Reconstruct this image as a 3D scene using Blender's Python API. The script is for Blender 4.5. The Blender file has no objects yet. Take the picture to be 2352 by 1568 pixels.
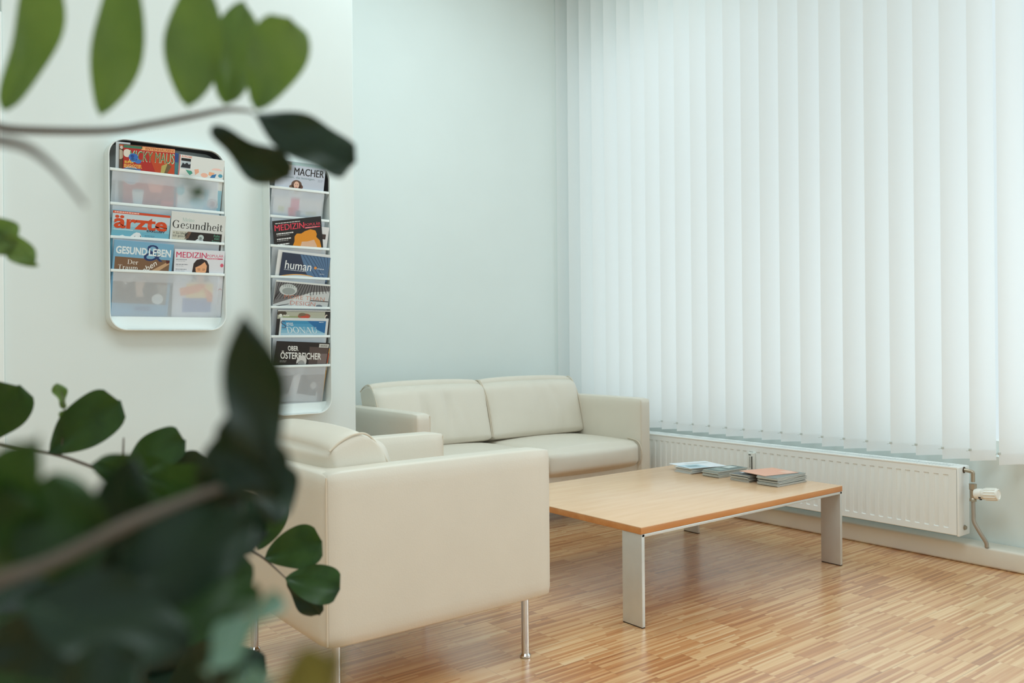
import bpy, bmesh, math, random
from mathutils import Vector, Matrix, Euler
random.seed(7)
PI = math.pi
R = math.radians
scn = bpy.context.scene
COL = scn.collection

# ------------------------------------------------------------------ camera, light, exposure
cam_d = bpy.data.cameras.new('camera')
cam = bpy.data.objects.new('camera', cam_d); COL.objects.link(cam)
scn.camera = cam
cam_d.sensor_width = 36; cam_d.lens = 29.08
cam_d.clip_start = 0.02; cam_d.clip_end = 60
YAW, ROLL = R(37.85), R(-0.49)
rt = Vector((math.cos(YAW), -math.sin(YAW), 0)); fw = Vector((math.sin(YAW), math.cos(YAW), 0)); up = Vector((0, 0, 1))
r2 = rt*math.cos(ROLL) + up*math.sin(ROLL); u2 = -rt*math.sin(ROLL) + up*math.cos(ROLL)
M = Matrix((r2, u2, -fw)).transposed().to_4x4(); M.translation = (0, 0, 1.0)
cam.matrix_world = M
cam_d.dof.use_dof = True; cam_d.dof.focus_distance = 3.3; cam_d.dof.aperture_fstop = 4.0

W = bpy.data.worlds.new('daylight'); scn.world = W; W.use_nodes = True
W.node_tree.nodes['Background'].inputs[0].default_value = (0.83, 0.97, 1.0, 1)
W.node_tree.nodes['Background'].inputs[1].default_value = 0.86
scn.view_settings.view_transform = 'Standard'; scn.view_settings.look = 'None'
scn.view_settings.gamma = 1; scn.view_settings.use_curve_mapping = False
scn.view_settings.exposure = 0.06
scn.cycles.max_bounces = 10; scn.cycles.diffuse_bounces = 6; scn.cycles.transparent_max_bounces = 24
scn.cycles.caustics_reflective = False; scn.cycles.caustics_refractive = False

def area(name, loc, rot, sx, sy, power, color=(1, 1, 1)):
    d = bpy.data.lights.new(name, 'AREA'); d.shape = 'RECTANGLE'; d.size = sx; d.size_y = sy; d.energy = power; d.color = color
    o = bpy.data.objects.new(name, d); COL.objects.link(o); o.location = loc; o.rotation_euler = rot
    return o
# daylight falling through the window wall, then fill under the ceiling
area('window_daylight', (4.6, 0.6, 0.9), (0, R(90), 0), 1.6, 8.0, 12, (0.90, 0.99, 1.0))
area('side_daylight', (4.35, -0.5, 1.75), (0, R(90), 0), 2.4, 2.6, 52, (0.84, 0.96, 1.0))
area('ceiling_fill', (0.3, 0.9, 3.52), (0, 0, 0), 2.4, 1.4, 52, (0.78, 0.95, 1.0))  # both ceiling areas are added to lift the room, no such lamp known
area('ceiling_fill', (2.4, 3.0, 3.52), (0, 0, 0), 1.6, 0.8, 26, (0.80, 0.96, 1.0))

# ------------------------------------------------------------------ helpers
def srgb(r, g, b):
    f = lambda c: ((c/255)/12.92 if c/255 <= 0.04045 else ((c/255+0.055)/1.055)**2.4)
    return (f(r), f(g), f(b), 1)
MATS = {}
def mat(name, rgb, rough=0.5, metal=0.0, spec=0.5, noise=0, nscale=40, bump=0, bscale=60, coat=0):
    if name in MATS: return MATS[name]
    m = bpy.data.materials.new(name); m.use_nodes = True
    nt = m.node_tree; b = nt.nodes['Principled BSDF']
    c = srgb(*rgb)
    b.inputs['Base Color'].default_value = c; b.inputs['Roughness'].default_value = rough
    b.inputs['Metallic'].default_value = metal; b.inputs['Specular IOR Level'].default_value = spec
    b.inputs['Coat Weight'].default_value = coat
    if noise or bump:
        tc = nt.nodes.new('ShaderNodeTexCoord')
    if noise:
        n = nt.nodes.new('ShaderNodeTexNoise'); n.inputs['Scale'].default_value = nscale; n.inputs['Detail'].default_value = 4
        nt.links.new(tc.outputs['Object'], n.inputs['Vector'])
        r = nt.nodes.new('ShaderNodeValToRGB')
        r.color_ramp.elements[0].position = 0.3; r.color_ramp.elements[1].position = 0.7
        r.color_ramp.elements[0].color = tuple(x*(1-noise) for x in c[:3])+(1,)
        r.color_ramp.elements[1].color = tuple(min(1, x*(1+noise)) for x in c[:3])+(1,)
        nt.links.new(n.outputs['Fac'], r.inputs['Fac']); nt.links.new(r.outputs['Color'], b.inputs['Base Color'])
    if bump:
        n2 = nt.nodes.new('ShaderNodeTexNoise'); n2.inputs['Scale'].default_value = bscale; n2.inputs['Detail'].default_value = 3
        nt.links.new(tc.outputs['Object'], n2.inputs['Vector'])
        bp = nt.nodes.new('ShaderNodeBump'); bp.inputs['Strength'].default_value = bump; bp.inputs['Distance'].default_value = 0.01
        nt.links.new(n2.outputs['Fac'], bp.inputs['Height']); nt.links.new(bp.outputs['Normal'], b.inputs['Normal'])
    MATS[name] = m
    return m

def link_mesh(name, bm, mats, parent=None, smooth=True, angle=35):
    me = bpy.data.meshes.new(name)
    bmesh.ops.recalc_face_normals(bm, faces=bm.faces[:])
    bm.to_mesh(me); bm.free()
    o = bpy.data.objects.new(name, me); COL.objects.link(o)
    if not isinstance(mats, (list, tuple)): mats = [mats]
    for m in mats: me.materials.append(m)
    if smooth:
        for p in me.polygons: p.use_smooth = True
        try: me.set_sharp_from_angle(angle=R(angle))
        except Exception: pass
    if parent: o.parent = parent
    return o
def tag(o, label=None, cat=None, group=None, kind=None):
    if label: o['label'] = label
    if cat: o['category'] = cat
    if group: o['group'] = group
    if kind: o['kind'] = kind
    return o
def thing(name, loc, label, cat, group=None, rz=0):
    o = bpy.data.objects.new(name, None); COL.objects.link(o); o.empty_display_size = 0.1
    o.location = loc; o.rotation_euler = (0, 0, rz)
    return tag(o, label, cat, group)
def struct(name, bm, m, label, cat='structure', smooth=False):
    return tag(link_mesh(name, bm, m, None, smooth), label, cat, None, 'structure')

def box(bm, x0, x1, y0, y1, z0, z1, bev=0, seg=3, mi=0, mtx=None):
    r = bmesh.ops.create_cube(bm, size=1)
    vs = r['verts']
    for v in vs:
        v.co = Vector(((x0+x1)/2+v.co.x*(x1-x0), (y0+y1)/2+v.co.y*(y1-y0), (z0+z1)/2+v.co.z*(z1-z0)))
        if mtx: v.co = mtx @ v.co
    fs = {f for v in vs for f in v.link_faces}
    for f in fs: f.material_index = mi
    if bev:
        es = list({e for v in vs for e in v.link_edges})
        bmesh.ops.bevel(bm, geom=es, offset=bev, segments=seg, profile=0.5, affect='EDGES', material=-1)
    return vs
def newbox(*a, **k):
    bm = bmesh.new(); box(bm, *a, **k); return bm
def tube(bm, pts, rad, n=12, closed=False, caps=True, mi=0):
    pts = [Vector(p) for p in pts]; rings = []
    N = len(pts); prev = None
    for i, p in enumerate(pts):
        if closed: t = (pts[(i+1) % N]-pts[i-1])
        else: t = (pts[min(i+1, N-1)]-pts[max(i-1, 0)])
        t.normalize()
        if prev is None:
            a = Vector((0, 0, 1)) if abs(t.z) < 0.9 else Vector((1, 0, 0))
            s = t.cross(a).normalized()
        else:
            s = (prev - t*prev.dot(t)).normalized()
        prev = s; b = t.cross(s)
        r = rad[i] if isinstance(rad, (list, tuple)) else rad
        rings.append([bm.verts.new(p+(s*math.cos(2*PI*k/n)+b*math.sin(2*PI*k/n))*r) for k in range(n)])
    for i in range(N if closed else N-1):
        A, B = rings[i], rings[(i+1) % N]
        for k in range(n):
            f = bm.faces.new((A[k], A[(k+1) % n], B[(k+1) % n], B[k])); f.material_index = mi
    if caps and not closed:
        bm.faces.new(rings[0]).material_index = mi; bm.faces.new(rings[-1][::-1]).material_index = mi
def lathe(bm, prof, n=20, mtx=None, mi=0):
    rings = []
    for r, z in prof:
        rings.append([bm.verts.new((mtx or Matrix()) @ Vector((r*math.cos(2*PI*k/n), r*math.sin(2*PI*k/n), z))) for k in range(n)])
    for A, B in zip(rings, rings[1:]):
        for k in range(n):
            bm.faces.new((A[k], A[(k+1) % n], B[(k+1) % n], B[k])).material_index = mi
    bm.faces.new(rings[0]).material_index = mi; bm.faces.new(rings[-1][::-1]).material_index = mi
def bez(pts, n=8):
    P = [Vector(p) for p in pts]; out = []
    for i in range(len(P)-1):
        p0 = P[max(i-1, 0)]; p1 = P[i]; p2 = P[i+1]; p3 = P[min(i+2, len(P)-1)]
        for k in range(n):
            t = k/n
            out.append(0.5*((2*p1)+(p2-p0)*t+(2*p0-5*p1+4*p2-p3)*t*t+(3*p1-p0-3*p2+p3)*t**3))
    out.append(P[-1]); return out
def copy_tree(o, parent=None):
    c = o.copy(); COL.objects.link(c)
    if parent: c.parent = parent
    for ch in list(o.children): copy_tree(ch, c)
    return c

# ------------------------------------------------------------------ materials
wall_m = mat('wall_paint', (221, 229, 227), 0.9, spec=0.2, noise=0.012, nscale=3)
ceil_m = mat('ceiling_paint', (232, 236, 233), 0.9, spec=0.2)
white_pl = mat('white_lacquer', (232, 238, 236), 0.4)
base_m = mat('cream_skirting_paint', (222, 218, 207), 0.45, noise=0.02, nscale=6)
wood_skirt = mat('brown_wood_skirting', (150, 84, 52), 0.45, noise=0.15, nscale=12)
leather = mat('cream_leather', (217, 210, 197), 0.42, spec=0.4, noise=0.015, nscale=8, bump=0.06, bscale=260)
seam_m = mat('leather_piping', (212, 200, 182), 0.5)
chrome = mat('chrome', (215, 215, 215), 0.12, 1.0)
alu = mat('anodised_aluminium', (212, 215, 213), 0.38, 0.5, noise=0.02, nscale=30)
dark_m = mat('dark_underside', (38, 36, 36), 0.8)
rad_m = mat('radiator_enamel', (238, 242, 241), 0.35)
slot_m = mat('radiator_slot_shadow_gap', (70, 74, 74), 0.8)
brass = mat('nickel_plated_brass', (178, 166, 148), 0.3, 0.9)
rack_m = mat('rack_white_plastic', (226, 233, 231), 0.4)
rack_in = mat('rack_grey_lining', (176, 184, 182), 0.6)
rack_shade = mat('rack_head_shade', (62, 54, 54), 0.7)
paper = mat('magazine_page_edges', (232, 232, 228), 0.8)
stem_m = mat('plant_bark', (96, 86, 76), 0.8, noise=0.2, nscale=40)

def floor_material():
    m = bpy.data.materials.new('strip_parquet'); m.use_nodes = True; nt = m.node_tree; L = nt.links.new
    b = nt.nodes['Principled BSDF']
    N = nt.nodes.new
    def math_(op, a, c=None, use=None):
        n = N('ShaderNodeMath'); n.operation = op
        for i, v in enumerate((a, c)):
            if v is None: continue
            if isinstance(v, (int, float)): n.inputs[i].default_value = v
            else: L(v, n.inputs[i])
        return n.outputs[0]
    tc = N('ShaderNodeTexCoord'); sp = N('ShaderNodeSeparateXYZ'); L(tc.outputs['Object'], sp.inputs[0])
    x, y = sp.outputs[0], sp.outputs[1]
    BW, BL, SW = 0.16, 0.20, 0.0089
    row = math_('FLOOR', math_('DIVIDE', y, BW))
    off = math_('MULTIPLY', math_('FRACT', math_('MULTIPLY', row, 0.381)), BL)
    xs = math_('DIVIDE', math_('ADD', x, off), BL)
    blk = math_('FLOOR', xs)
    strip = math_('FLOOR', math_('DIVIDE', y, SW))
    # each lamella starts at its own place along the block
    wn = N('ShaderNodeTexWhiteNoise'); wn.noise_dimensions = '2D'
    cv = N('ShaderNodeCombineXYZ'); L(strip, cv.inputs[0]); L(row, cv.inputs[1]); L(cv.outputs[0], wn.inputs['Vector'])
    xs2 = math_('FLOOR', math_('ADD', xs, math_('MULTIPLY', wn.outputs['Value'], 1.0)))
    sel = math_('GREATER_THAN', math_('FRACT', math_('MULTIPLY', strip, 0.37)), 0.72)
    cell = math_('ADD', math_('MULTIPLY', blk, math_('SUBTRACT', 1.0, sel)), math_('MULTIPLY', xs2, sel))
    cv2 = N('ShaderNodeCombineXYZ'); L(strip, cv2.inputs[0]); L(cell, cv2.inputs[1])
    wn2 = N('ShaderNodeTexWhiteNoise'); wn2.noise_dimensions = '2D'; L(cv2.outputs[0], wn2.inputs['Vector'])
    cv3 = N('ShaderNodeCombineXYZ'); L(row, cv3.inputs[0]); L(blk, cv3.inputs[1])
    wn3 = N('ShaderNodeTexWhiteNoise'); wn3.noise_dimensions = '2D'; L(cv3.outputs[0], wn3.inputs['Vector'])
    # grain, stretched along the lamellae
    mp = N('ShaderNodeMapping'); mp.inputs['Scale'].default_value = (5, 160, 1); L(tc.outputs['Object'], mp.inputs[0])
    ns = N('ShaderNodeTexNoise'); ns.inputs['Scale'].default_value = 1.0; ns.inputs['Detail'].default_value = 4; L(mp.outputs[0], ns.inputs['Vector'])
    v = math_('ADD', math_('MULTIPLY', wn2.outputs['Value'], 0.45), math_('MULTIPLY', ns.outputs['Fac'], 0.36))
    v = math_('ADD', v, math_('MULTIPLY', wn3.outputs['Value'], 0.22))
    rp = N('ShaderNodeValToRGB'); L(v, rp.inputs['Fac'])
    e = rp.color_ramp.elements
    e[0].position = 0.12; e[0].color = srgb(152, 90, 50)
    e[1].position = 0.98; e[1].color = srgb(250, 224, 182)
    k = e.new(0.42); k.color = srgb(206, 144, 90)
    k = e.new(0.72); k.color = srgb(234, 190, 138)
    # fine joints between blocks
    fy = math_('FRACT', math_('DIVIDE', y, BW)); fx = math_('FRACT', xs)
    gy = math_('LESS_THAN', fy, 0.010); gx = math_('LESS_THAN', fx, 0.005)
    g = math_('MAXIMUM', gy, gx)
    mx = N('ShaderNodeMix'); mx.data_type = 'RGBA'; L(math_('MULTIPLY', g, 0.55), mx.inputs[0]); L(rp.outputs['Color'], mx.inputs[6])
    mx.inputs[7].default_value = srgb(84, 50, 28)
    L(mx.outputs[2], b.inputs['Base Color'])
    b.inputs['Roughness'].default_value = 0.30; b.inputs['Specular IOR Level'].default_value = 0.7
    b.inputs['Coat Weight'].default_value = 1.0; b.inputs['Coat Roughness'].default_value = 0.25; b.inputs['Coat IOR'].default_value = 1.9
    bp = N('ShaderNodeBump'); bp.inputs['Strength'].default_value = 0.12; bp.inputs['Distance'].default_value = 0.002
    L(v, bp.inputs['Height']); L(bp.outputs['Normal'], b.inputs['Normal'])
    return m
def table_wood(name, lo, hi, rough=0.3):
    m = bpy.data.materials.new(name); m.use_nodes = True; nt = m.node_tree; L = nt.links.new
    b = nt.nodes['Principled BSDF']; tc = nt.nodes.new('ShaderNodeTexCoord')
    mp = nt.nodes.new('ShaderNodeMapping'); mp.inputs['Scale'].default_value = (3, 26, 26); L(tc.outputs['Object'], mp.inputs[0])
    ns = nt.nodes.new('ShaderNodeTexNoise'); ns.inputs['Scale'].default_value = 1.4; ns.inputs['Detail'].default_value = 5; L(mp.outputs[0], ns.inputs['Vector'])
    rp = nt.nodes.new('ShaderNodeValToRGB'); L(ns.outputs['Fac'], rp.inputs['Fac'])
    rp.color_ramp.elements[0].position = 0.3; rp.color_ramp.elements[0].color = srgb(*lo)
    rp.color_ramp.elements[1].position = 0.7; rp.color_ramp.elements[1].color = srgb(*hi)
    L(rp.outputs['Color'], b.inputs['Base Color']); b.inputs['Roughness'].default_value = rough
    return m
def blind_material(name, rgb, t):
    m = bpy.data.materials.new(name); m.use_nodes = True; nt = m.node_tree; L = nt.links.new
    for n in list(nt.nodes):
        if n.type == 'BSDF_PRINCIPLED': nt.nodes.remove(n)
    out = [n for n in nt.nodes if n.type == 'OUTPUT_MATERIAL'][0]
    d = nt.nodes.new('ShaderNodeBsdfDiffuse'); tr = nt.nodes.new('ShaderNodeBsdfTranslucent'); mx = nt.nodes.new('ShaderNodeMixShader')
    c = srgb(*rgb); d.inputs[0].default_value = c; tr.inputs[0].default_value = c
    mx.inputs[0].default_value = t
    # woven fabric: faint vertical thread streaks
    L(d.outputs[0], mx.inputs[1]); L(tr.outputs[0], mx.inputs[2]); L(mx.outputs[0], out.inputs[0])
    return m
def frosted(name, rgb, clear):
    m = bpy.data.materials.new(name); m.use_nodes = True; nt = m.node_tree; L = nt.links.new
    for n in list(nt.nodes):
        if n.type == 'BSDF_PRINCIPLED': nt.nodes.remove(n)
    out = [n for n in nt.nodes if n.type == 'OUTPUT_MATERIAL'][0]
    d = nt.nodes.new('ShaderNodeBsdfDiffuse'); d.inputs[0].default_value = srgb(*rgb)
    t = nt.nodes.new('ShaderNodeBsdfTransparent'); mx = nt.nodes.new('ShaderNodeMixShader'); mx.inputs[0].default_value = clear
    L(d.outputs[0], mx.inputs[1]); L(t.outputs[0], mx.inputs[2]); L(mx.outputs[0], out.inputs[0])
    return m
def frosted_scatter(name, rgb, clear, forward):
    m = frosted(name, rgb, clear); nt = m.node_tree; L = nt.links.new
    d = [n for n in nt.nodes if n.type == 'BSDF_DIFFUSE'][0]; mx = [n for n in nt.nodes if n.type == 'MIX_SHADER'][0]
    t = nt.nodes.new('ShaderNodeBsdfTranslucent'); t.inputs[0].default_value = srgb(*rgb); m2 = nt.nodes.new('ShaderNodeMixShader'); m2.inputs[0].default_value = forward
    L(d.outputs[0], m2.inputs[1]); L(t.outputs[0], m2.inputs[2]); L(m2.outputs[0], mx.inputs[1])
    return m
def leaf_material(name, dark, light, trans, tcol):
    m = bpy.data.materials.new(name); m.use_nodes = True; nt = m.node_tree; L = nt.links.new
    b = nt.nodes['Principled BSDF']; out = [n for n in nt.nodes if n.type == 'OUTPUT_MATERIAL'][0]
    tc = nt.nodes.new('ShaderNodeTexCoord'); ns = nt.nodes.new('ShaderNodeTexNoise'); ns.inputs['Scale'].default_value = 22; ns.inputs['Detail'].default_value = 3
    L(tc.outputs['Object'], ns.inputs['Vector'])
    rp = nt.nodes.new('ShaderNodeValToRGB'); L(ns.outputs['Fac'], rp.inputs['Fac'])
    rp.color_ramp.elements[0].position = 0.3; rp.color_ramp.elements[0].color = srgb(*dark)
    rp.color_ramp.elements[1].position = 0.72; rp.color_ramp.elements[1].color = srgb(*light)
    L(rp.outputs['Color'], b.inputs['Base Color']); b.inputs['Roughness'].default_value = 0.46; b.inputs['Specular IOR Level'].default_value = 0.35
    tr = nt.nodes.new('ShaderNodeBsdfTranslucent'); tr.inputs[0].default_value = srgb(*tcol)
    mx = nt.nodes.new('ShaderNodeMixShader'); mx.inputs[0].default_value = trans
    L(b.outputs[0], mx.inputs[1]); L(tr.outputs[0], mx.inputs[2]); L(mx.outputs[0], out.inputs[0])
    return m

# ------------------------------------------------------------------ the room
XW, YB, YL = 3.95, 4.37, 3.4745
ZC = 3.6
struct('floor', newbox(-3.0, XW+0.25, -3.5, YB+0.1, -0.1, 0.0), floor_material(), 'warm brown strip parquet floor', 'floor')
struct('ceiling', newbox(-3.0, XW+0.25, -3.5, YB+0.1, ZC, ZC+0.1), ceil_m, 'plain white ceiling', 'ceiling')
struct('wall_back', newbox(1.78, XW+0.25, YB, YB+0.12, 0, ZC), wall_m, 'pale grey wall behind the two-seat sofa', 'wall')
bm = newbox(0.383, 1.78, YL, YB+0.1, 0, ZC, bev=0.004, seg=2)
struct('wall_left', bm, wall_m, 'pale wall block carrying the two magazine racks', 'wall')
struct('wall_far_left', newbox(-3.0, 0.383, YL+0.05, YL+0.17, 0, ZC), wall_m, 'white wall continuing left of the rack wall', 'wall')
bm = bmesh.new()
box(bm, 0.30, 0.383, YL-0.012, YL+0.05, 0, 2.2, bev=0.003)
struct('trim_1', bm, white_pl, 'white upright trim at the end of the rack wall', 'trim')
struct('wall_side', newbox(-3.12, -3.0, -3.5, YB, 0, ZC), wall_m, 'white wall on the far side of the room', 'wall')
# the window wall, with its opening
Y0, Y1, ZS, ZT = -3.2, 4.25, 0.47, 2.95
bm = bmesh.new()
box(bm, XW, XW+0.25, -3.5, YB, 0, ZS); box(bm, XW, XW+0.25, -3.5, YB, ZT, ZC)
box(bm, XW, XW+0.25, -3.5, Y0, ZS, ZT); box(bm, XW, XW+0.25, Y1, YB, ZS, ZT)
struct('wall_right', bm, wall_m, 'pale window wall with a long opening above the radiator', 'wall')
bm = bmesh.new()
for y in (Y0, -1.4, 0.4, 2.2, Y1):
    box(bm, XW+0.10, XW+0.16, y-0.03, y+0.03, ZS, ZT, bev=0.004)
for z in (ZS+0.03, ZT-0.03):
    box(bm, XW+0.10, XW+0.16, Y0, Y1, z-0.03, z+0.03, bev=0.004)
win = struct('window_1', bm, white_pl, 'long white window hidden behind the vertical blind', 'window')
glass = frosted('window_glass', (240, 248, 250), 0.96)
tag(link_mesh('pane', newbox(XW+0.125, XW+0.131, Y0, Y1, ZS, ZT), glass, win, False))
# skirtings
bm = bmesh.new()
box(bm, 3.83, XW, -3.5, YB, 0.0, 0.087, bev=0.012, seg=4)
struct('baseboard_right', bm, base_m, 'deep cream boxed skirting under the radiator', 'baseboard', True)
struct('baseboard_left', newbox(0.383, 1.78, YL-0.012, YL, 0, 0.028, bev=0.003), wood_skirt, 'thin brown wooden skirting below the rack wall', 'baseboard')
struct('baseboard_back', newbox(1.78, 3.83, YB-0.012, YB, 0, 0.05, bev=0.003), wood_skirt, 'thin brown wooden skirting behind the sofa', 'baseboard')

# ------------------------------------------------------------------ vertical blind
blind = thing('vertical_blind', (3.84, 2.6, 0.46), 'tall white vertical fabric blind hanging over the radiator', 'blind')
slat_m = blind_material('blind_fabric', (246, 247, 247), 0.58)
hem_m = blind_material('blind_hem_fabric', (244, 245, 245), 0.48)
link_mesh('headrail', newbox(-0.03, 0.03, -2.0, 1.76, 3.0, 3.06, bev=0.006), white_pl, blind)
def slat_mesh(name, z0, z1, w, dep):
    bm = bmesh.new(); n = 10; vs = []
    for z in (z0, z1):
        row = []
        for i in range(n+1):
            s = i/n*2-1
            row.append(bm.verts.new((dep*(1-s*s)-dep*0.5, s*w/2, z)))
        vs.append(row)
    for i in range(n): bm.faces.new((vs[0][i], vs[0][i+1], vs[1][i+1], vs[1][i]))
    return bm
s0 = link_mesh('slat', slat_mesh('slat', 0, 3.0, 0.127, 0.004), slat_m, blind)
h0 = link_mesh('hem_weight', slat_mesh('hem', 0.001, 0.048, 0.1255, 0.004), hem_m, s0); h0.location = (-0.0015, 0, 0)
bm = bmesh.new()
tube(bm, bez([(0.0, 0.0635, 0.052), (-0.002, 0.074, 0.045), (-0.004, 0.082, 0.046)], 4), 0.0012, 6)
box(bm, -0.004, 0.004, 0.056, 0.066, 0.044, 0.054, bev=0.001)
c0 = link_mesh('chain_clip', bm, mat('clip_grey', (196, 202, 198), 0.4), s0)
k = 0
for i in range(-5, 25):
    yL = 1.508+0.1185*i
    th = R(55+random.uniform(-1.2, 1.2))
    if i in (0, 1): th = R(60.5)
    s = s0 if k == 0 else copy_tree(s0, blind)
    k += 1
    yc = yL-0.0635*math.cos(th)
    s.location = (0, yc-2.6, random.uniform(-0.003, 0.003))
    # local y axis points to the far/room edge: that edge stands nearer the room
    s.rotation_euler = (0, 0, th)

# ------------------------------------------------------------------ radiator
rad = thing('radiator', (3.80, 2.87, 0.13), 'long white panel radiator low on the wall under the blind', 'radiator')
H = 0.30; YA, YZ = -1.205, 1.20
bm = bmesh.new()
box(bm, -0.046, 0.05, YA, YZ, 0.002, H-0.004, bev=0.006)
link_mesh('casing', bm, rad_m, rad)
# front panel with pressed vertical channels
bm = bmesh.new(); pitch = 0.0425
prof = []
y = YA+0.012
zt, zb = H-0.035, 0.038
def channel_panel(bm):
    ys = [YA+0.002]; ds = [0]
    n = int((YZ-YA-0.05)/pitch)
    for j in range(n):
        a = YA+0.036+j*pitch
        ys += [a, a+0.004, a+0.019, a+0.023]; ds += [0, 0.009, 0.009, 0]
    ys.append(YZ-0.002); ds.append(0)
    zz = [0.006, zb-0.006, zb, zt, zt+0.002, H-0.004]
    amp = [0, 0, 1, 1, 0, 0]
    g = [[bm.verts.new((-0.050+d*a, yy, z)) for yy, d in zip(ys, ds)] for z, a in zip(zz, amp)]
    for r in range(len(zz)-1):
        for c in range(len(ys)-1):
            bm.faces.new((g[r][c], g[r][c+1], g[r+1][c+1], g[r+1][c]))
channel_panel(bm)
link_mesh('front_panel', bm, rad_m, rad, True, 20)
bm = bmesh.new()
box(bm, -0.052, -0.040, YA, YZ, H-0.006, H+0.004, bev=0.003); box(bm, 0.036, 0.052, YA, YZ, H-0.006, H+0.004, bev=0.003)
for j in range(int((YZ-YA-0.08)/0.014)):
    yy = YA+0.04+j*0.014
    box(bm, -0.040, 0.036, yy, yy+0.008, H-0.004, H+0.001)
for yy in (YA, YZ-0.036): box(bm, -0.045, 0.045, yy, yy+0.036, H-0.006, H+0.003, bev=0.002)
link_mesh('top_grille', bm, rad_m, rad)
bm = newbox(-0.036, 0.034, YA+0.03, YZ-0.03, H-0.0045, H-0.0035)  # dark sheet standing for the shade between the grille bars
link_mesh('grille_shade', bm, slot_m, rad, False)
bm = newbox(-0.051, 0.053, YA-0.008, YA+0.002, 0.0, H+0.003, bev=0.004)
link_mesh('side_panel', bm, rad_m, rad)
mt = Matrix.Translation((0.0, YA-0.008, 0.035)) @ Matrix.Rotation(R(90), 4, 'X')
bm = bmesh.new(); lathe(bm, [(0.011, 0), (0.011, 0.004), (0.008, 0.005), (0.008, 0.009), (0.002, 0.010)], 16, mt)
link_mesh('plug', bm, brass, rad)
bm = bmesh.new()
mt = Matrix.Translation((0.0, YA-0.0075, H-0.012)) @ Matrix.Rotation(R(90), 4, 'X')
lathe(bm, [(0.014, -0.001), (0.014, 0.002), (0.009, 0.002)], 18, mt)
link_mesh('pipe_socket', bm, mat('dark_brass', (92, 74, 58), 0.5, 0.6), rad)
yv = -1.247
bm = bmesh.new()
tube(bm, bez([(0, YA-0.004, H-0.012), (0, YA-0.03, H-0.014), (0, yv-0.002, H-0.018), (0, yv-0.003, H-0.03), (0, yv-0.003, H-0.06)], 6), 0.0085, 14)
link_mesh('elbow_pipe', bm, brass, rad)
bm = bmesh.new()
mt = Matrix.Translation((0, yv-0.003, 0))
lathe(bm, [(0.010, 0.155), (0.015, 0.156), (0.015, 0.166), (0.012, 0.170), (0.0125, 0.205), (0.016, 0.208), (0.0165, 0.232), (0.009, 0.233)], 8, mt)
link_mesh('valve_body', bm, brass, rad)
head = bmesh.new()
mt = Matrix.Translation((-0.005, yv-0.012, 0.190)) @ Matrix.Rotation(R(90), 4, 'X') @ Matrix.Rotation(R(-6), 4, 'X')
lathe(head, [(0.012, 0.0), (0.021, 0.002), (0.0235, 0.012), (0.0235, 0.030), (0.019, 0.033), (0.019, 0.036)], 24, mt)
hd = link_mesh('thermostatic_head', head, mat('valve_white', (240, 240, 234), 0.35), rad)
bm = bmesh.new()
prof = [(0.0225, 0.036), (0.0245, 0.040), (0.0255, 0.070), (0.024, 0.096), (0.020, 0.098), (0.018, 0.095)]
lathe(bm, prof, 28, mt)
for j in range(14):
    a = 2*PI*j/14
    tube(bm, [mt @ Vector((0.0255*math.cos(a), 0.0255*math.sin(a), 0.045)), mt @ Vector((0.026*math.cos(a), 0.026*math.sin(a), 0.09))], 0.0018, 6)
link_mesh('dial', bm, MATS['valve_white'], hd)
bm = bmesh.new()
for a in (215, 245):
    a = R(a); p = mt @ Vector((0.0236*math.cos(a), 0.0236*math.sin(a), 0.027))
    box(bm, p.x-0.003, p.x+0.003, p.y-0.004, p.y+0.004, p.z-0.003, p.z+0.003)
link_mesh('index_mark', bm, mat('black_ink', (22, 22, 22), 0.6), hd, False)
bm = bmesh.new()
tube(bm, bez([(0, yv-0.003, 0.157), (0.0, yv-0.004, 0.10), (0.001, yv-0.006, 0.066), (0.012, yv-0.026, 0.02), (0.03, yv-0.042, -0.02), (0.034, yv-0.044, -0.042)], 8), 0.0085, 14)
link_mesh('feed_pipe', bm, mat('dull_steel_pipe', (176, 170, 160), 0.42, 0.7), rad)
# heat meter on the front
hm = thing('heat_cost_meter', (3.744, 2.722, 0.293), 'slim white heat meter with black scale clipped to radiator front', 'meter')
link_mesh('housing', newbox(-0.012, 0.004, -0.021, 0.021, 0, 0.10, bev=0.004), mat('meter_white', (222, 226, 222), 0.4), hm)
bm = bmesh.new()
box(bm, -0.0132, -0.0118, -0.009, -0.003, 0.012, 0.080)
box(bm, -0.0132, -0.0118, 0.000, 0.014, 0.086, 0.090)
for j in range(12): box(bm, -0.0132, -0.0118, 0.004, 0.009, 0.02+j*0.005, 0.022+j*0.005)
link_mesh('scale', bm, MATS['black_ink'], hm, False)

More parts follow.
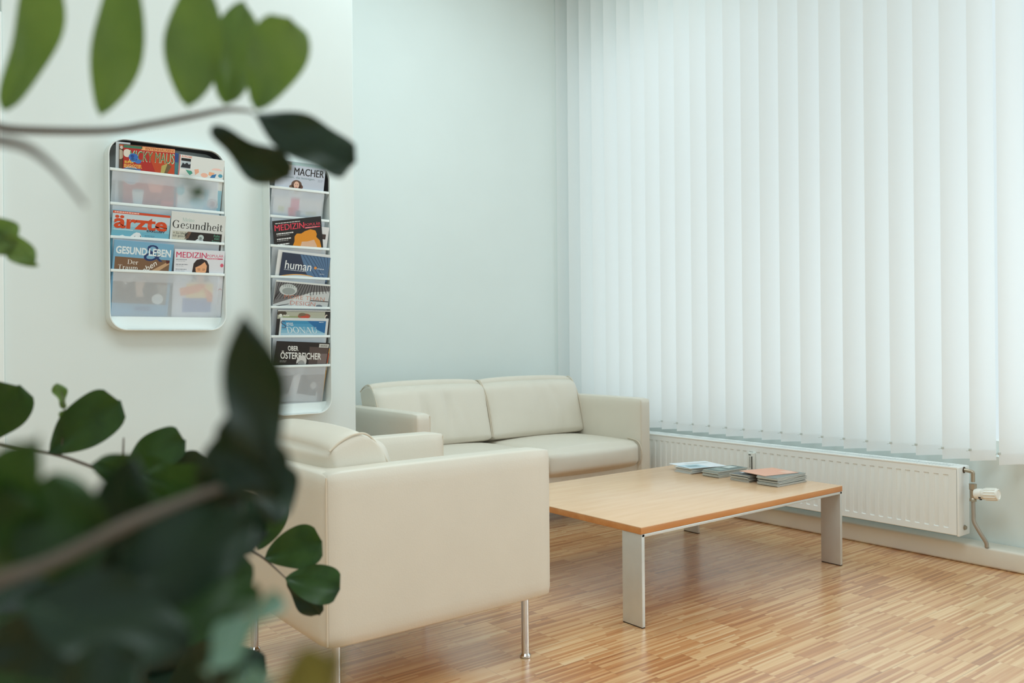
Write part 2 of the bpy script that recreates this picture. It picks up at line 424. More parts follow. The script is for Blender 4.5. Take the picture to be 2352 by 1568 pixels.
# ------------------------------------------------------------------ coffee table
TX0, TX1, TY0, TY1, TZ = 2.107, 3.388, 1.992, 2.882, 0.352
table = thing('coffee_table', ((TX0+TX1)/2, (TY0+TY1)/2, 0), 'low beech coffee table with flat aluminium legs on the parquet', 'table')
hx, hy = (TX1-TX0)/2, (TY1-TY0)/2
top_m = table_wood('beech_veneer', (224, 184, 146), (230, 193, 156), 0.22)
edge_m = table_wood('beech_edging', (194, 128, 70), (206, 144, 86), 0.4)
link_mesh('tabletop', newbox(-hx, hx, -hy, hy, TZ-0.004, TZ, bev=0.0012), top_m, table)
bm = newbox(-hx, hx, -hy, hy, TZ-0.025, TZ-0.004, bev=0.001)
link_mesh('edging', bm, edge_m, table)
for sy in (-1, 1):
    y0, y1 = (-hy, -hy+0.095) if sy < 0 else (hy-0.095, hy)
    link_mesh('rail', newbox(-hx+0.004, hx-0.004, y0, y1, TZ-0.036, TZ-0.0255, bev=0.0015), alu, table)
    for sx in (-1, 1):
        x0, x1 = (-hx+0.003, -hx+0.018) if sx < 0 else (hx-0.018, hx-0.003)
        lg = link_mesh('leg', newbox(x0, x1, y0, y1, 0.003, TZ-0.0255, bev=0.0015), alu, table)
        link_mesh('foot_pad', newbox(x0+0.001, x1-0.001, y0+0.001, y1-0.001, 0, 0.004), MATS['dark_underside'], lg, False)

# ------------------------------------------------------------------ sofa and armchair
def soft_box(bm, x0, x1, y0, y1, z0, z1, r, bulge=(0, 0, 0), n=14, mtx=None, disp=None):
    """rounded, puffed cushion: a gridded box whose faces swell"""
    cx, cy, cz = (x0+x1)/2, (y0+y1)/2, (z0+z1)/2
    hx_, hy_, hz_ = (x1-x0)/2, (y1-y0)/2, (z1-z0)/2
    bmt = bmesh.new(); bmesh.ops.create_cube(bmt, size=2)
    bmesh.ops.subdivide_edges(bmt, edges=bmt.edges[:], cuts=n, use_grid_fill=True)
    mp = {}
    for v in bmt.verts:
        u = v.co.copy()
        p = Vector((u.x*hx_, u.y*hy_, u.z*hz_))
        q = Vector((max(-hx_+r, min(hx_-r, p.x)), max(-hy_+r, min(hy_-r, p.y)), max(-hz_+r, min(hz_-r, p.z))))
        d = p-q
        if d.length > 1e-9: p = q+d.normalized()*r
        f = lambda a, b: max(0, 1-a*a)**0.6*max(0, 1-b*b)**0.6
        p.x += bulge[0]*u.x*f(u.y, u.z); p.y += bulge[1]*u.y*f(u.x, u.z); p.z += bulge[2]*u.z*f(u.x, u.y)
        if disp: p += disp(u)
        p += Vector((cx, cy, cz))
        if mtx: p = mtx @ p
        mp[v.index] = bm.verts.new(p)
    for f_ in bmt.faces:
        bm.faces.new([mp[v.index] for v in f_.verts])
    bmt.free()

def seating(name, label, cat, loc, rz, width, seats, arm, fold_seed, ch=0.37):
    """local frame: x across, front faces -y, origin on the floor at the middle of the front"""
    t = thing(name, loc, label, cat, None, rz)
    D, ZA, ZB = 0.77, 0.66, 0.195
    w = width/2
    for sx in (-1, 1):
        bm = bmesh.new()
        xa, xb = (-w, -w+arm) if sx < 0 else (w-arm, w)
        soft_box(bm, xa, xb, 0, D-0.004, ZB, ZA, 0.016, (0.004, 0.002, 0.003), 16)
        a = link_mesh('armrest', bm, leather, t, True, 80)
        xo = -w+0.004 if sx < 0 else w-0.004
        bm = bmesh.new(); tube(bm, [(xo, D-0.003, ZB+0.012), (xo, D-0.003, ZA-0.012)], 0.0028, 6)
        link_mesh('piping', bm, seam_m, a); bm = bmesh.new()
        tube(bm, [(-w+arm-0.006 if sx < 0 else w-arm+0.006, 0.003, ZB+0.02), (-w+arm-0.006 if sx < 0 else w-arm+0.006, 0.003, ZA-0.012)], 0.0022, 6)
        link_mesh('piping', bm, seam_m, a)
    bm = bmesh.new(); soft_box(bm, -w+0.010, w-0.010, D-0.10, D+0.004, ZB, ZA-0.003, 0.018, (0, 0.004, 0.002), 16)
    link_mesh('back_frame', bm, leather, t, True, 80)
    bm = newbox(-w+arm-0.01, w-arm+0.01, 0.03, D-0.08, ZB+0.01, 0.285, bev=0.01)
    link_mesh('seat_frame', bm, leather, t)
    inner = width-2*arm; sw = inner/seats
    for i in range(seats):
        x0 = -w+arm+i*sw+0.002; x1 = x0+sw-0.004
        bm = bmesh.new(); soft_box(bm, x0, x1, -0.005, 0.62, 0.272, 0.412, 0.040, (0, 0.024, 0.028), 20)
        sc_ = link_mesh('seat_cushion', bm, leather, t, True, 80)
        for xx in (x0+0.004, x1-0.004):
            bm = bmesh.new(); tube(bm, bez([(xx, 0.10, 0.425), (xx, 0.02, 0.412), (xx, -0.010, 0.37), (xx, -0.012, 0.32), (xx, 0.015, 0.276)], 5), 0.003, 6)
            link_mesh('piping', bm, seam_m, sc_)
    rnd = random.Random(fold_seed)
    for i in range(seats):
        x0 = -w+arm+i*sw-0.002+(0.004 if i else 0); x1 = -w+arm+(i+1)*sw+0.002
        folds = [(rnd.uniform(-0.55, 0.6), rnd.uniform(0.03, 0.06), rnd.uniform(0.008, 0.016), rnd.uniform(-0.22, 0.05)) for _ in range(7)]
        def disp(u, folds=folds):
            d = 0
            for c, s_, a_, sl in folds:
                e = (u.x-c-sl*u.z)/s_
                d -= a_*math.exp(-e*e)*max(0, 1-abs(u.z*0.95)**2)*max(0, 1-abs(u.x))
            return Vector((0, -d if u.y < -0.3 else 0, 0))
        def lean(u, s_=x0, e_=x1):
            return Vector((0, 0, 0))
        bm = bmesh.new()
        # cushion leans back: bottom front at y=.47, top rests over the back frame
        mt = Matrix.Translation(((x0+x1)/2, 0.66, 0.405)) @ Matrix.Rotation(R(-15), 4, 'X')
        def top_shape(u, d=disp):
            p = d(u)
            if u.z > 0: p.z += 0.008*(1-abs(u.x)**3)*u.z
            if u.z > 0.45 and u.y < 0: p.y += 0.050*((u.z-0.45)/0.55)**2*(-u.y)
            if u.z > 0.6: p.z -= 0.022*((abs(u.y))**3)*((u.z-0.6)/0.4)
            if u.y > 0: p.y -= 0.02*max(0, -u.z)
            return p
        soft_box(bm, -(x1-x0)/2, (x1-x0)/2, -0.19, -0.015, -0.012, ch, 0.020, (0.0, 0.034, 0.008), 26, mt, top_shape)
        bc = link_mesh('back_cushion', bm, leather, t, True, 80)
        for sx in (-1, 1):
            bm = bmesh.new(); xx = sx*((x1-x0)/2-0.004)
            path = [(xx, -0.186, 0.0), (xx, -0.190, 0.12), (xx, -0.186, ch-0.13), (xx, -0.168, ch-0.06), (xx, -0.142, ch-0.014), (xx, -0.105, ch-0.001), (xx, -0.06, ch-0.006), (xx, -0.022, ch-0.02)]
            tube(bm, [mt @ p for p in bez(path, 6)], 0.003, 6)
            link_mesh('piping', bm, seam_m, bc)
    for sx in (-1, 1):
        for yy in (0.07, D-0.05):
            bm = bmesh.new(); mt = Matrix.Translation((sx*(w-0.05), yy, 0))
            lathe(bm, [(0.0155, 0), (0.0175, 0.002), (0.0175, 0.008), (0.0125, 0.014), (0.0125, ZB+0.012)], 20, mt)
            link_mesh('leg', bm, chrome, t)
    return t
seating('two_seat_sofa', 'cream leather two-seat sofa with chrome legs against the back wall', 'sofa', (2.83, 3.35, 0), 0, 1.605, 2, 0.085, 3, 0.352)
seating('armchair', 'cream leather armchair with chrome legs, its side towards the viewer', 'armchair', (1.706, 2.35, 0), R(90), 0.70, 1, 0.085, 5, 0.325)

# ------------------------------------------------------------------ printed covers: lettering and pictures
def ink(rgb, rough=0.45):
    return mat('print_%d_%d_%d' % rgb, rgb, rough)
def arc_ribbon(cx, cy, rx, ry, a0, a1, thick, thin, n=16):
    P = []
    for i in range(n):
        q = []
        for a in (R(a0+(a1-a0)*i/n), R(a0+(a1-a0)*(i+1)/n)):
            w = thin+(thick-thin)*abs(math.cos(a))**1.4
            c, s = math.cos(a), math.sin(a)
            q.append(((cx+(rx)*c, cy+(ry)*s), (cx+(rx-w)*c, cy+(ry-w*ry/rx)*s)))
        P.append([q[0][0], q[1][0], q[1][1], q[0][1]])
    return P
def bar(x0, y0, x1, y1): return [[(x0, y0), (x1, y0), (x1, y1), (x0, y1)]]
def slant(x0, y0, x1, y1, w): return [[(x0, y0), (x0+w, y0), (x1+w, y1), (x1, y1)]]
TK, TN = 0.095, 0.028
def stemS(x, h, foot=True, head=None, w=TK):
    P = bar(x, 0, x+w, h)
    if foot: P += bar(x-0.05, 0, x+w+0.05, TN)
    if head == 'l': P += [[(x-0.055, h-0.035), (x, h-0.06), (x, h), (x-0.055, h-0.015)]]
    if head == 'b': P += bar(x-0.05, h-TN, x+w+0.05, h)
    return P
SERIF = {
 'G': (arc_ribbon(.35, .35, .33, .36, 48, 318, .115, TN, 24)+bar(.50, .03, .60, .30)+bar(.43, .29, .67, .32)+bar(.555, .50, .585, .69), .74),
 'e': (arc_ribbon(.23, .23, .2, .24, 0, 312, .09, TN, 20)+bar(.06, .23, .42, .26), .46),
 's': (arc_ribbon(.18, .345, .13, .12, 35, 250, .06, .05, 14)+arc_ribbon(.18, .125, .14, .13, -145, 75, .06, .05, 14), .36),
 'u': (bar(.08, .14, .175, .46)+bar(.02, .43, .175, .46)+arc_ribbon(.235, .15, .155, .16, 180, 320, .09, TN, 12)+bar(.36, 0, .455, .46)+bar(.30, .43, .455, .46)+bar(.36, 0, .51, TN), .54),
 'n': (stemS(.08, .46, True, 'l')+arc_ribbon(.28, .30, .165, .17, 150, 0, .09, .03, 12)+stemS(.355, .31), .54),
 'd': (arc_ribbon(.23, .23, .2, .24, 0, 360, .09, TN, 24)+bar(.36, 0, .455, .72)+bar(.30, .69, .455, .72)+bar(.36, 0, .51, TN), .54),
 'h': (stemS(.08, .72, True, 'l')+arc_ribbon(.28, .30, .165, .17, 150, 0, .09, .03, 12)+stemS(.355, .31), .54),
 'i': (stemS(.08, .46, True, 'l')+arc_ribbon(.125, .60, .06, .06, 0, 360, .06, .06, 12), .25),
 't': (bar(.10, .08, .195, .60)+bar(.01, .43, .32, .46)+arc_ribbon(.235, .11, .135, .12, 180, 320, .09, TN, 10), .35),
 'D': (stemS(.09, .7, False)+bar(.02, 0, .36, TN)+bar(.02, .7-TN, .36, .7)+arc_ribbon(.34, .35, .35, .35, -90, 90, .115, TN, 18), .74),
 'O': (arc_ribbon(.38, .35, .35, .365, 0, 360, .115, TN, 28), .77),
 'N': (bar(.09, 0, .12, .7)+bar(.02, 0, .19, TN)+bar(.02, .7-TN, .2, .7)+slant(.09, .7, .58, 0, .12)+bar(.655, 0, .685, .7)+bar(.58, .7-TN, .76, .7), .78),
 'A': (slant(.04, 0, .33, .7, .035)+slant(.30, .7, .56, 0, .115)+bar(.15, .22, .5, .25)+bar(-.02, 0, .15, TN)+bar(.49, 0, .74, TN), .73),
 'U': (bar(.1, .2, .2, .7)+bar(.02, .7-TN, .28, .7)+bar(.6, .2, .63, .7)+bar(.52, .7-TN, .71, .7)+arc_ribbon(.365, .22, .265, .235, 180, 360, .10, TN, 16), .74),
 'M': (bar(.09, 0, .12, .7)+bar(.02, 0, .19, TN)+slant(.06, .7, .40, 0, .12)+slant(.42, 0, .70, .7, .03)+bar(.70, 0, .80, .7)+bar(.64, 0, .87, TN), .9),
 'T': (stemS(.26, .7)+bar(.03, .67, .6, .7)+bar(.03, .55, .055, .7)+bar(.575, .55, .6, .7), .64),
 'r': (stemS(.08, .46, True, 'l')+arc_ribbon(.28, .32, .125, .145, 165, 40, .08, .04, 8), .38),
 'a': (arc_ribbon(.19, .14, .15, .145, 0, 360, .075, TN, 16)+bar(.28, 0, .37, .34)+arc_ribbon(.21, .33, .155, .135, 165, 0, .08, .04, 10)+bar(.3, 0, .43, TN), .45),
 'm': (stemS(.08, .46, True, 'l')+arc_ribbon(.28, .30, .165, .17, 150, 0, .09, .03, 10)+stemS(.355, .31)+arc_ribbon(.555, .30, .165, .17, 150, 0, .09, .03, 10)+stemS(.63, .31), .82),
 'L': (stemS(.09, .7, False, 'b')+bar(.02, 0, .5, TN)+bar(.475, 0, .5, .16), .55),
 'o': (arc_ribbon(.24, .23, .21, .24, 0, 360, .09, TN, 20), .48),
 ' ': ([], .28),
}
class Cover:
    """a magazine: body with a cover, its picture and its lettering; origin bottom centre, front faces -y"""
    def __init__(s, label, tl, ang, w, h, rim, layer=0, thick=0.006, bg=(230, 230, 228), cat='magazine', group=None, slope=0.27):
        x, z = tl
        Yf = YL-0.0715-0.27*(z-rim)+0.0066+layer*0.0047
        k = Yf/3.41
        P = Vector((x*k, Yf, 1+(z-1)*k))
        n = math.hypot(1, slope)
        u0 = Vector((1, 0, 0)); v0 = Vector((0, -slope/n, 1/n))
        # the part inside the tray stays clear of its two side walls
        lo, hi = (0.7245, 1.1530) if x < 1.25 else (1.3490, 1.6190)
        hh = h*n
        for _ in range(60):
            a = R(ang); e0 = max(0.0, z-rim-0.03)
            xl = [P.x+math.sin(a)*d for d in (e0, hh)]; xr = [q+w*math.cos(a) for q in xl]
            if max(xr)-min(xl) <= hi-lo or abs(ang) < 0.3: break
            ang *= 0.9
        P.x += max(0, lo-min(xl)); P.x -= max(0, max(xr)-hi)
        a = R(ang); u = u0*math.cos(a)+v0*math.sin(a); v = v0*math.cos(a)-u0*math.sin(a)
        back = u.cross(v)*-1  # into the wall
        h = h*n
        o = P+u*(w/2)-v*h
        s.w, s.h = w, h
        s.root = thing('magazine', (0, 0, 0), label, cat, group)
        m = Matrix((u, back, v)).transposed().to_4x4(); m.translation = o
        s.root.matrix_world = m
        s.bms = {}; s.n = 0
        link_mesh('pages', newbox(-w/2+0.001, w/2-0.001, 0.0009, thick-0.0009, 0.001, h-0.001), paper, s.root, False)
        bm = bmesh.new()
        box(bm, -w/2, w/2, 0, 0.0008, 0, h); box(bm, -w/2, w/2, thick-0.0008, thick, 0, h); box(bm, -w/2, -w/2+0.0008, 0.0008, thick-0.0008, 0, h)
        link_mesh('cover', bm, ink(bg), s.root, False)
        s.pic = bmesh.new(); s.mats = []
    def mi(s, c):
        m = ink(c)
        if m not in s.mats: s.mats.append(m)
        return s.mats.index(m)
    def pt(s, u, t, lay): return Vector((-s.w/2+u*s.w, -0.00007*lay, s.h-t*s.w))
    def poly(s, pts, c, lay=1):
        """pts in units of the cover width: u from the left edge, t down from the top edge"""
        tm = s.h/s.w-0.004
        vs = [s.pic.verts.new(s.pt(min(0.997, max(0.003, u)), min(tm, max(0.004, t)), lay)) for u, t in pts]
        try:
            f = s.pic.faces.new(vs); f.material_index = s.mi(c)
        except ValueError: pass
    def rect(s, u0, t0, u1, t1, c, lay=1): s.poly([(u0, t0), (u1, t0), (u1, t1), (u0, t1)], c, lay)
    def disc(s, u, t, ru, rt_, c, lay=1, n=22, a0=0, a1=360):
        s.poly([(u+ru*math.cos(R(a0+(a1-a0)*i/n)), t-rt_*math.sin(R(a0+(a1-a0)*i/n))) for i in range(n if a1-a0 == 360 else n+1)], c, lay)
    def lines(s, u0, t0, u1, n, dt, c, lay=2, hh=0.012):
        rnd = random.Random(int(u0*1000+t0*77))
        for i in range(n):
            e = u0+(u1-u0)*rnd.uniform(0.7, 1); x = u0
            while x < e:
                b = min(e, x+rnd.uniform(0.02, 0.06)); s.rect(x, t0+i*dt, b, t0+i*dt+hh, c, lay); x = b+0.008
    def text(s, body, u0, t0, u1, t1, c, lay=3, bold=0.0, shear=0.0, serif=False, name='lettering', rot=0):
        """fits the string into the box u0..u1, t0..t1"""
        bm = bmesh.new()
        if serif:
            x = 0
            for ch in body:
                P, adv = SERIF[ch]
                for q in P:
                    vs = [bm.verts.new((x+a, b, 0)) for a, b in q]
                    try: bm.faces.new(vs)
                    except ValueError: pass
                x += adv
        else:
            cu = bpy.data.curves.new('t', 'FONT'); cu.body = body; cu.resolution_u = 3; cu.offset = bold
            ob = bpy.data.objects.new('t', cu); COL.objects.link(ob)
            me = bpy.data.meshes.new_from_object(ob.evaluated_get(bpy.context.evaluated_depsgraph_get()))
            bm.from_mesh(me); bpy.data.objects.remove(ob); bpy.data.curves.remove(cu); bpy.data.meshes.remove(me)
        xs = [v.co.x for v in bm.verts]; ys = [v.co.y for v in bm.verts]
        xa, xb, ya, yb = min(xs), max(xs), min(ys), max(ys)
        cr, sr = math.cos(R(rot)), math.sin(R(rot))
        for v in bm.verts:
            a = (v.co.x-xa)/(xb-xa); b = (v.co.y-ya)/(yb-ya)
            u = u0+(u1-u0)*a+shear*(b)*(t1-t0); t = t1-(t1-t0)*b
            if rot:
                du, dt = u-u0, t-t1; u = u0+du*cr+dt*sr; t = t1-du*sr+dt*cr
            v.co = s.pt(u, t, lay)
        link_mesh(name, bm, ink(c), s.root, False)
    def done(s):
        if len(s.pic.verts): link_mesh('cover_picture', s.pic, s.mats, s.root, False)
        else: s.pic.free()
        return s

# ------------------------------------------------------------------ the two wall racks
panel_m = frosted_scatter('frosted_acrylic', (240, 244, 248), 0.57, 0.35)
flange_m = frosted_scatter('frosted_acrylic_lip', (240, 244, 248), 0.62, 0.35)
def round_rect(w, h, r, n=8):
    P = []
    for cx, cz, a0 in ((w/2-r, r, -90), (w/2-r, h-r, 0), (-w/2+r, h-r, 90), (-w/2+r, r, 180)):
        for i in range(n+1):
            a = R(a0+90*i/n); P.append((cx+r*math.cos(a), cz+r*math.sin(a)))
    return P
def rack(label, x0, x1, z0, z1, rims, rb):
    w, h = x1-x0, z1-z0; D = 0.0745
    t = thing('magazine_rack', ((x0+x1)/2, YL, z0), label, 'magazine rack')
    th = 0.0055
    rows = []
    for inset, yy in ((0, 0), (0, -D+0.003), (0.0015, -D), (th-0.0015, -D), (th, -D+0.003), (th, -0.003)):
        rows.append([(x, yy, z+inset*0) for x, z in [(px*(w-2*inset)/w, inset+pz*(h-2*inset)/h) for px, pz in round_rect(w, h, 0.062)]])
    bm = bmesh.new(); V = [[bm.verts.new(p) for p in r] for r in rows]
    n = len(V[0])
    for a, b in zip(V, V[1:]):
        for k in range(n): bm.faces.new((a[k], a[(k+1) % n], b[(k+1) % n], b[k]))
    link_mesh('shell', bm, rack_m, t, True, 40)
    bm = bmesh.new()
    vs = [bm.verts.new((x*(w-2*th)/w, -0.006, th+z*(h-2*th)/h)) for x, z in round_rect(w, h, 0.062)]
    f = bm.faces.new(vs); ext = bmesh.ops.extrude_face_region(bm, geom=[f])
    for e in ext['geom']:
        if isinstance(e, bmesh.types.BMVert): e.co.y = -0.003
    link_mesh('back_plate', bm, rack_in, t, False)
    # shade inside the head of the rack, built as a dark strip
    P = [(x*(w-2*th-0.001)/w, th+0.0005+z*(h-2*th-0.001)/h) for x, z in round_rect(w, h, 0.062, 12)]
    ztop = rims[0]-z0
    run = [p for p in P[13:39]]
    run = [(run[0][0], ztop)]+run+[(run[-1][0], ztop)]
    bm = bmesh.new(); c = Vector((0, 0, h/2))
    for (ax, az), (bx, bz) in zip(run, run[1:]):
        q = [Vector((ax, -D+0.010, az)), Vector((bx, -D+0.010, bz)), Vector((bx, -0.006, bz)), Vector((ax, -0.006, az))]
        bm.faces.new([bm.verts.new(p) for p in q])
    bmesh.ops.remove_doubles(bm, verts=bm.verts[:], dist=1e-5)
    link_mesh('head_shade_strip', bm, rack_shade, t, True)
    bm = bmesh.new()
    zf = rb-z0
    vs = [[bm.verts.new((sx*(w/2-th-0.001-ins), yy, zz)) for sx in (-1, 1)] for yy, zz, ins in ((-0.026, zf+0.004, 0), (-0.030, 0.045, 0.0), (-0.042, 0.020, 0.018), (-0.066, 0.0062, 0.045))]
    for a, b in zip(vs, vs[1:]): bm.faces.new((a[0], a[1], b[1], b[0]))
    link_mesh('floor_plate', bm, rack_m, t, True)
    for i, rz in enumerate(rims):
        z = rz-z0
        bm = newbox(-w/2+th+0.001, w/2-th-0.001, -D+0.0005, -D+0.0048, z-0.0055, z+0.0055, bev=0.0015)
        link_mesh('pocket_rim', bm, rack_m, t)
        mt = Matrix.Translation((0, -D+0.003, z-0.0055)) @ Matrix.Rotation(math.atan(0.27), 4, 'X')
        L = 0.178 if i < len(rims)-1 else (rz-rb)*1.03
        bm = newbox(-w/2+th+0.010, w/2-th-0.022, -0.0006, 0.0006, -L, 0, mtx=mt)
        p = link_mesh('pocket', bm, panel_m, t, False)
        bm = newbox(-w/2+th+0.010, w/2-th-0.022, 0.0012, 0.0022, -0.036, 0, mtx=mt)
        link_mesh('pocket_lip', bm, flange_m, p, False)
    return t
RL = [1.667, 1.537, 1.410, 1.283]
RR = [1.667, 1.5425, 1.417, 1.285, 1.155, 1.030, 0.9015]
rack('broad white wall rack with two columns of magazines', 0.717, 1.160, 1.0545, 1.789, RL, 1.106)
rack('tall narrow white wall rack beside the wall corner', 1.342, 1.626, 0.689, 1.789, RR, 0.735)

K, WH = (20, 20, 22), (236, 238, 238)
# --- broad rack, top row
c = Cover('plain pale grey folder in the far left of the broad rack top row', (0.748, 1.775), 1.5, 0.05, 0.28, RL[0], 2, 0.003, (196, 206, 212)).done()
c = Cover('brown comic magazine peeking out behind the red comic', (0.760, 1.768), 2, 0.13, 0.275, RL[0], 1, 0.004, (96, 72, 52))
c.disc(.02, .30, .10, .14, (190, 180, 160), 1); c.rect(.0, .02, .1, .06, (214, 112, 78), 1); c.disc(.06, .10, .045, .045, (220, 214, 206), 2); c.done()
c = Cover('blue magazine spine showing between red comic and white comic', (0.905, 1.760), 0, 0.072, 0.27, RL[0], 1, 0.004, (88, 132, 158))
c.rect(.8, 0, 1, .5, (34, 78, 142), 1); c.rect(.8, .5, 1, 1.4, (64, 132, 142), 1); c.done()
c = Cover('red comic magazine with green title in the broad rack top row', (0.774, 1.766), 2.3, 0.188, 0.275, RL[0], 0, 0.004, (176, 40, 34))
c.rect(.0, .0, .36, .055, (58, 120, 92), 1); c.rect(.34, .0, 1, .075, (238, 176, 120), 1)
c.text('ENTENHAUSEN!', .42, .015, .98, .065, (176, 80, 40), 3, 0.02)
c.poly([(.45, .09), (1, .12), (1, .7), (.62, .5)], (192, 72, 34), 1)
c.text('MICKY MAUS', .11, .095, .985, .31, (226, 236, 214), 3, 0.0, 0.05); c.text('MICKY MAUS', .12, .105, .975, .30, (72, 134, 84), 5, -0.004, 0.05)
c.disc(.07, .16, .075, .08, (222, 216, 206), 2)
c.disc(.19, .23, .09, .075, (52, 110, 190), 6); c.disc(.28, .31, .06, .045, (60, 116, 190), 6); c.disc(.17, .21, .035, .03, (24, 66, 140), 7); c.rect(.15, .24, .22, .33, (80, 140, 206), 6)
c.text('SUPER', .02, .31, .2, .36, (236, 196, 84), 4, 0.04); c.text('SHOOTER', .01, .375, .36, .45, (246, 204, 110), 4, 0.06); c.text('SHOOTER', .02, .382, .355, .445, (206, 96, 28), 6, 0.0)
c.rect(.01, .46, .33, .56, (84, 116, 168), 3); c.disc(.15, .60, .17, .19, (206, 214, 220), 2); c.disc(.15, .60, .155, .175, (132, 160, 186), 3)
c.poly([(.74, .36), (.86, .30), (.94, .36), (.80, .58), (.72, .52)], (180, 168, 98), 3); c.poly([(.86, .30), (.94, .36), (.82, .57), (.79, .52)], (112, 92, 60), 4)
c.rect(.0, .82, 1, 1.42, (168, 62, 56), 1); c.poly([(0, 1.2), (1, 1.16), (1, 1.45), (0, 1.45)], (206, 190, 120), 2)
c.poly([(.17, .90), (.40, .90), (.37, 1.20), (.20, 1.20)], (206, 214, 214), 4); c.disc(.285, .90, .115, .03, (150, 170, 176), 5)
c.poly([(.45, .66), (.82, .66), (.74, .92), (.52, .92)], (222, 132, 110), 3); c.rect(.74, 1.08, .99, 1.2, (214, 96, 84), 4)
c.done()
c = Cover('white comic magazine with sketchy coloured drawings, top right of the broad rack', (0.982, 1.757), -0.9, 0.178, 0.262, RL[0], 0, 0.004, (226, 230, 228))
c.rect(0, 0, .02, 1.4, (196, 70, 62), 1); c.text('AUSGABE', .04, .01, .27, .055, (236, 150, 130), 2, 0.03)
c.rect(.04, .07, .25, .13, K, 2); c.rect(.04, .13, .25, .30, (186, 200, 208), 2); c.poly([(.04, .28), (.08, .17), (.12, .2), (.17, .16), (.21, .2), (.25, .18), (.25, .28)], (30, 36, 44), 3)
c.poly([(.15, .32), (.28, .33), (.31, .38), (.25, .43), (.2, .38)], (64, 160, 138), 2); c.poly([(.34, .29), (.43, .27), (.45, .34), (.37, .41)], (236, 176, 148), 2)
c.disc(.57, .39, .08, .05, (240, 188, 166), 2); c.poly([(.67, .30), (.80, .31), (.74, .40), (.66, .37)], (240, 180, 140), 2)
c.disc(.84, .25, .12, .05, (244, 206, 196), 2, 16, 0, 180); c.poly([(.74, .36), (.84, .33), (.81, .42), (.70, .43)], (50, 120, 176), 3); c.disc(.93, .36, .05, .04, (80, 158, 186), 3)
c.rect(.60, .70, 1, 1.3, (160, 206, 222), 1); c.poly([(.72, .7), (.9, .7), (.94, 1.1), (.68, 1.1)], (222, 230, 232), 2); c.disc(.80, 1.02, .12, .12, (170, 160, 166), 3); c.disc(.80, 1.02, .10, .10, (222, 214, 216), 4); c.disc(.80, 1.02, .07, .07, (176, 150, 156), 5)
c.disc(.08, .78, .09, .12, (110, 190, 200), 2); c.disc(.45, 1.02, .16, .12, (170, 214, 222), 2); c.done()
# --- broad rack, second row
c = Cover('blue and white magazine with orange masthead and drawn white bird', (0.730, 1.514), -0.8, 0.209, 0.28, RL[2], 0, 0.004, (110, 178, 200))
c.rect(0, .01, 1, .055, (206, 74, 40), 2); c.lines(.03, .022, .62, 1, .02, (246, 210, 196), 3, .018); c.rect(0, .055, 1, .2, (196, 212, 220), 1); c.rect(0, .2, 1, .28, (160, 200, 214), 1); c.rect(0, .28, 1, .36, (134, 190, 208), 1)
c.text('\u00e4rzte', .03, .085, .955, .325, (208, 72, 28), 3, 0.035); c.text('EXKLUSiV', .60, .315, .92, .355, (22, 38, 70), 4, 0.04)
c.rect(.03, .34, .36, .348, (222, 236, 240), 2)
c.poly([(.08, .56), (.14, .46), (.19, .44), (.25, .47), (.32, .46), (.38, .40), (.42, .375), (.48, .38), (.51, .43), (.53, .6), (.08, .6)], (226, 232, 234), 3)
c.poly([(.33, .49), (.41, .44), (.385, .49), (.35, .52)], (52, 40, 42), 4); c.poly([(.40, .52), (.46, .45), (.48, .47), (.44, .53)], (214, 96, 84), 4); c.poly([(.49, .42), (.505, .44), (.505, .52), (.49, .50)], (50, 46, 60), 4)
c.lines(.57, .42, .78, 4, .028, (70, 120, 150), 3, .010); c.done()
c = Cover('white health magazine with black serif masthead in the broad rack', (0.952, 1.528), -0.6, 0.213, 0.29, RL[2], 0, 0.005, (216, 220, 218))
c.text('Meine', .20, .10, .42, .17, (168, 196, 190), 2, serif=True); c.text('Gesundheit', .03, .155, .955, .305, K, 3, serif=True)
c.rect(.04, .355, .95, 1.2, (34, 28, 26), 2); c.poly([(.04, .355), (.32, .355), (.26, .42), (.30, .50), (.24, .56), (.28, .62), (.04, .62)], (196, 196, 182), 3); c.poly([(.32, .355), (.38, .355), (.33, .48), (.26, .5)], (110, 82, 66), 3)
c.text('+ So bleibe', .05, .37, .33, .415, (46, 60, 58), 5); c.text('ich gesund', .05, .425, .31, .475, (46, 60, 58), 5); c.lines(.05, .49, .32, 2, .03, (226, 222, 206), 5)
c.disc(.56, .45, .055, .055, (190, 204, 202), 4); c.poly([(.38, .60), (.44, .53), (.5, .48), (.58, .47), (.62, .52), (.63, .6)], (214, 222, 224), 4); c.disc(.555, .46, .025, .022, (120, 134, 132), 5)
c.text('Ruhe', .80, .37, .91, .42, (96, 168, 142), 4); c.text('statt', .81, .43, .91, .47, (96, 168, 142), 4); c.text('Stress', .77, .48, .91, .53, (96, 168, 142), 4); c.done()
# --- broad rack, bottom row
c = Cover('light blue magazine with white capitals and brown photo, lower left of the broad rack', (0.733, 1.400), -1.6, 0.216, 0.285, RL[3], 0, 0.006, (118, 172, 204))
c.text('&', .50, .035, .83, .33, (26, 52, 104), 2, -0.01); c.text('GESUND', .035, .10, .55, .235, (224, 236, 240), 4, 0.03); c.text('LEBEN', .58, .10, .96, .235, (224, 236, 240), 4, 0.03)
c.rect(.03, .29, .95, 1.12, (122, 92, 68), 1); c.poly([(.5, .6), (.95, .30), (.95, .36), (.62, .62)], (196, 160, 124), 2); c.poly([(.88, .29), (.95, .29), (.95, .34), (.9, .36)], (86, 34, 30), 3)
c.text('Der', .24, .33, .42, .41, (240, 240, 236), 3, serif=True); c.text('Traum', .09, .43, .42, .51, (240, 240, 236), 3, serif=True); c.text('vom Leben', .22, .70, .88, .80, (244, 244, 240), 4, 0.0, 0.3, rot=38)
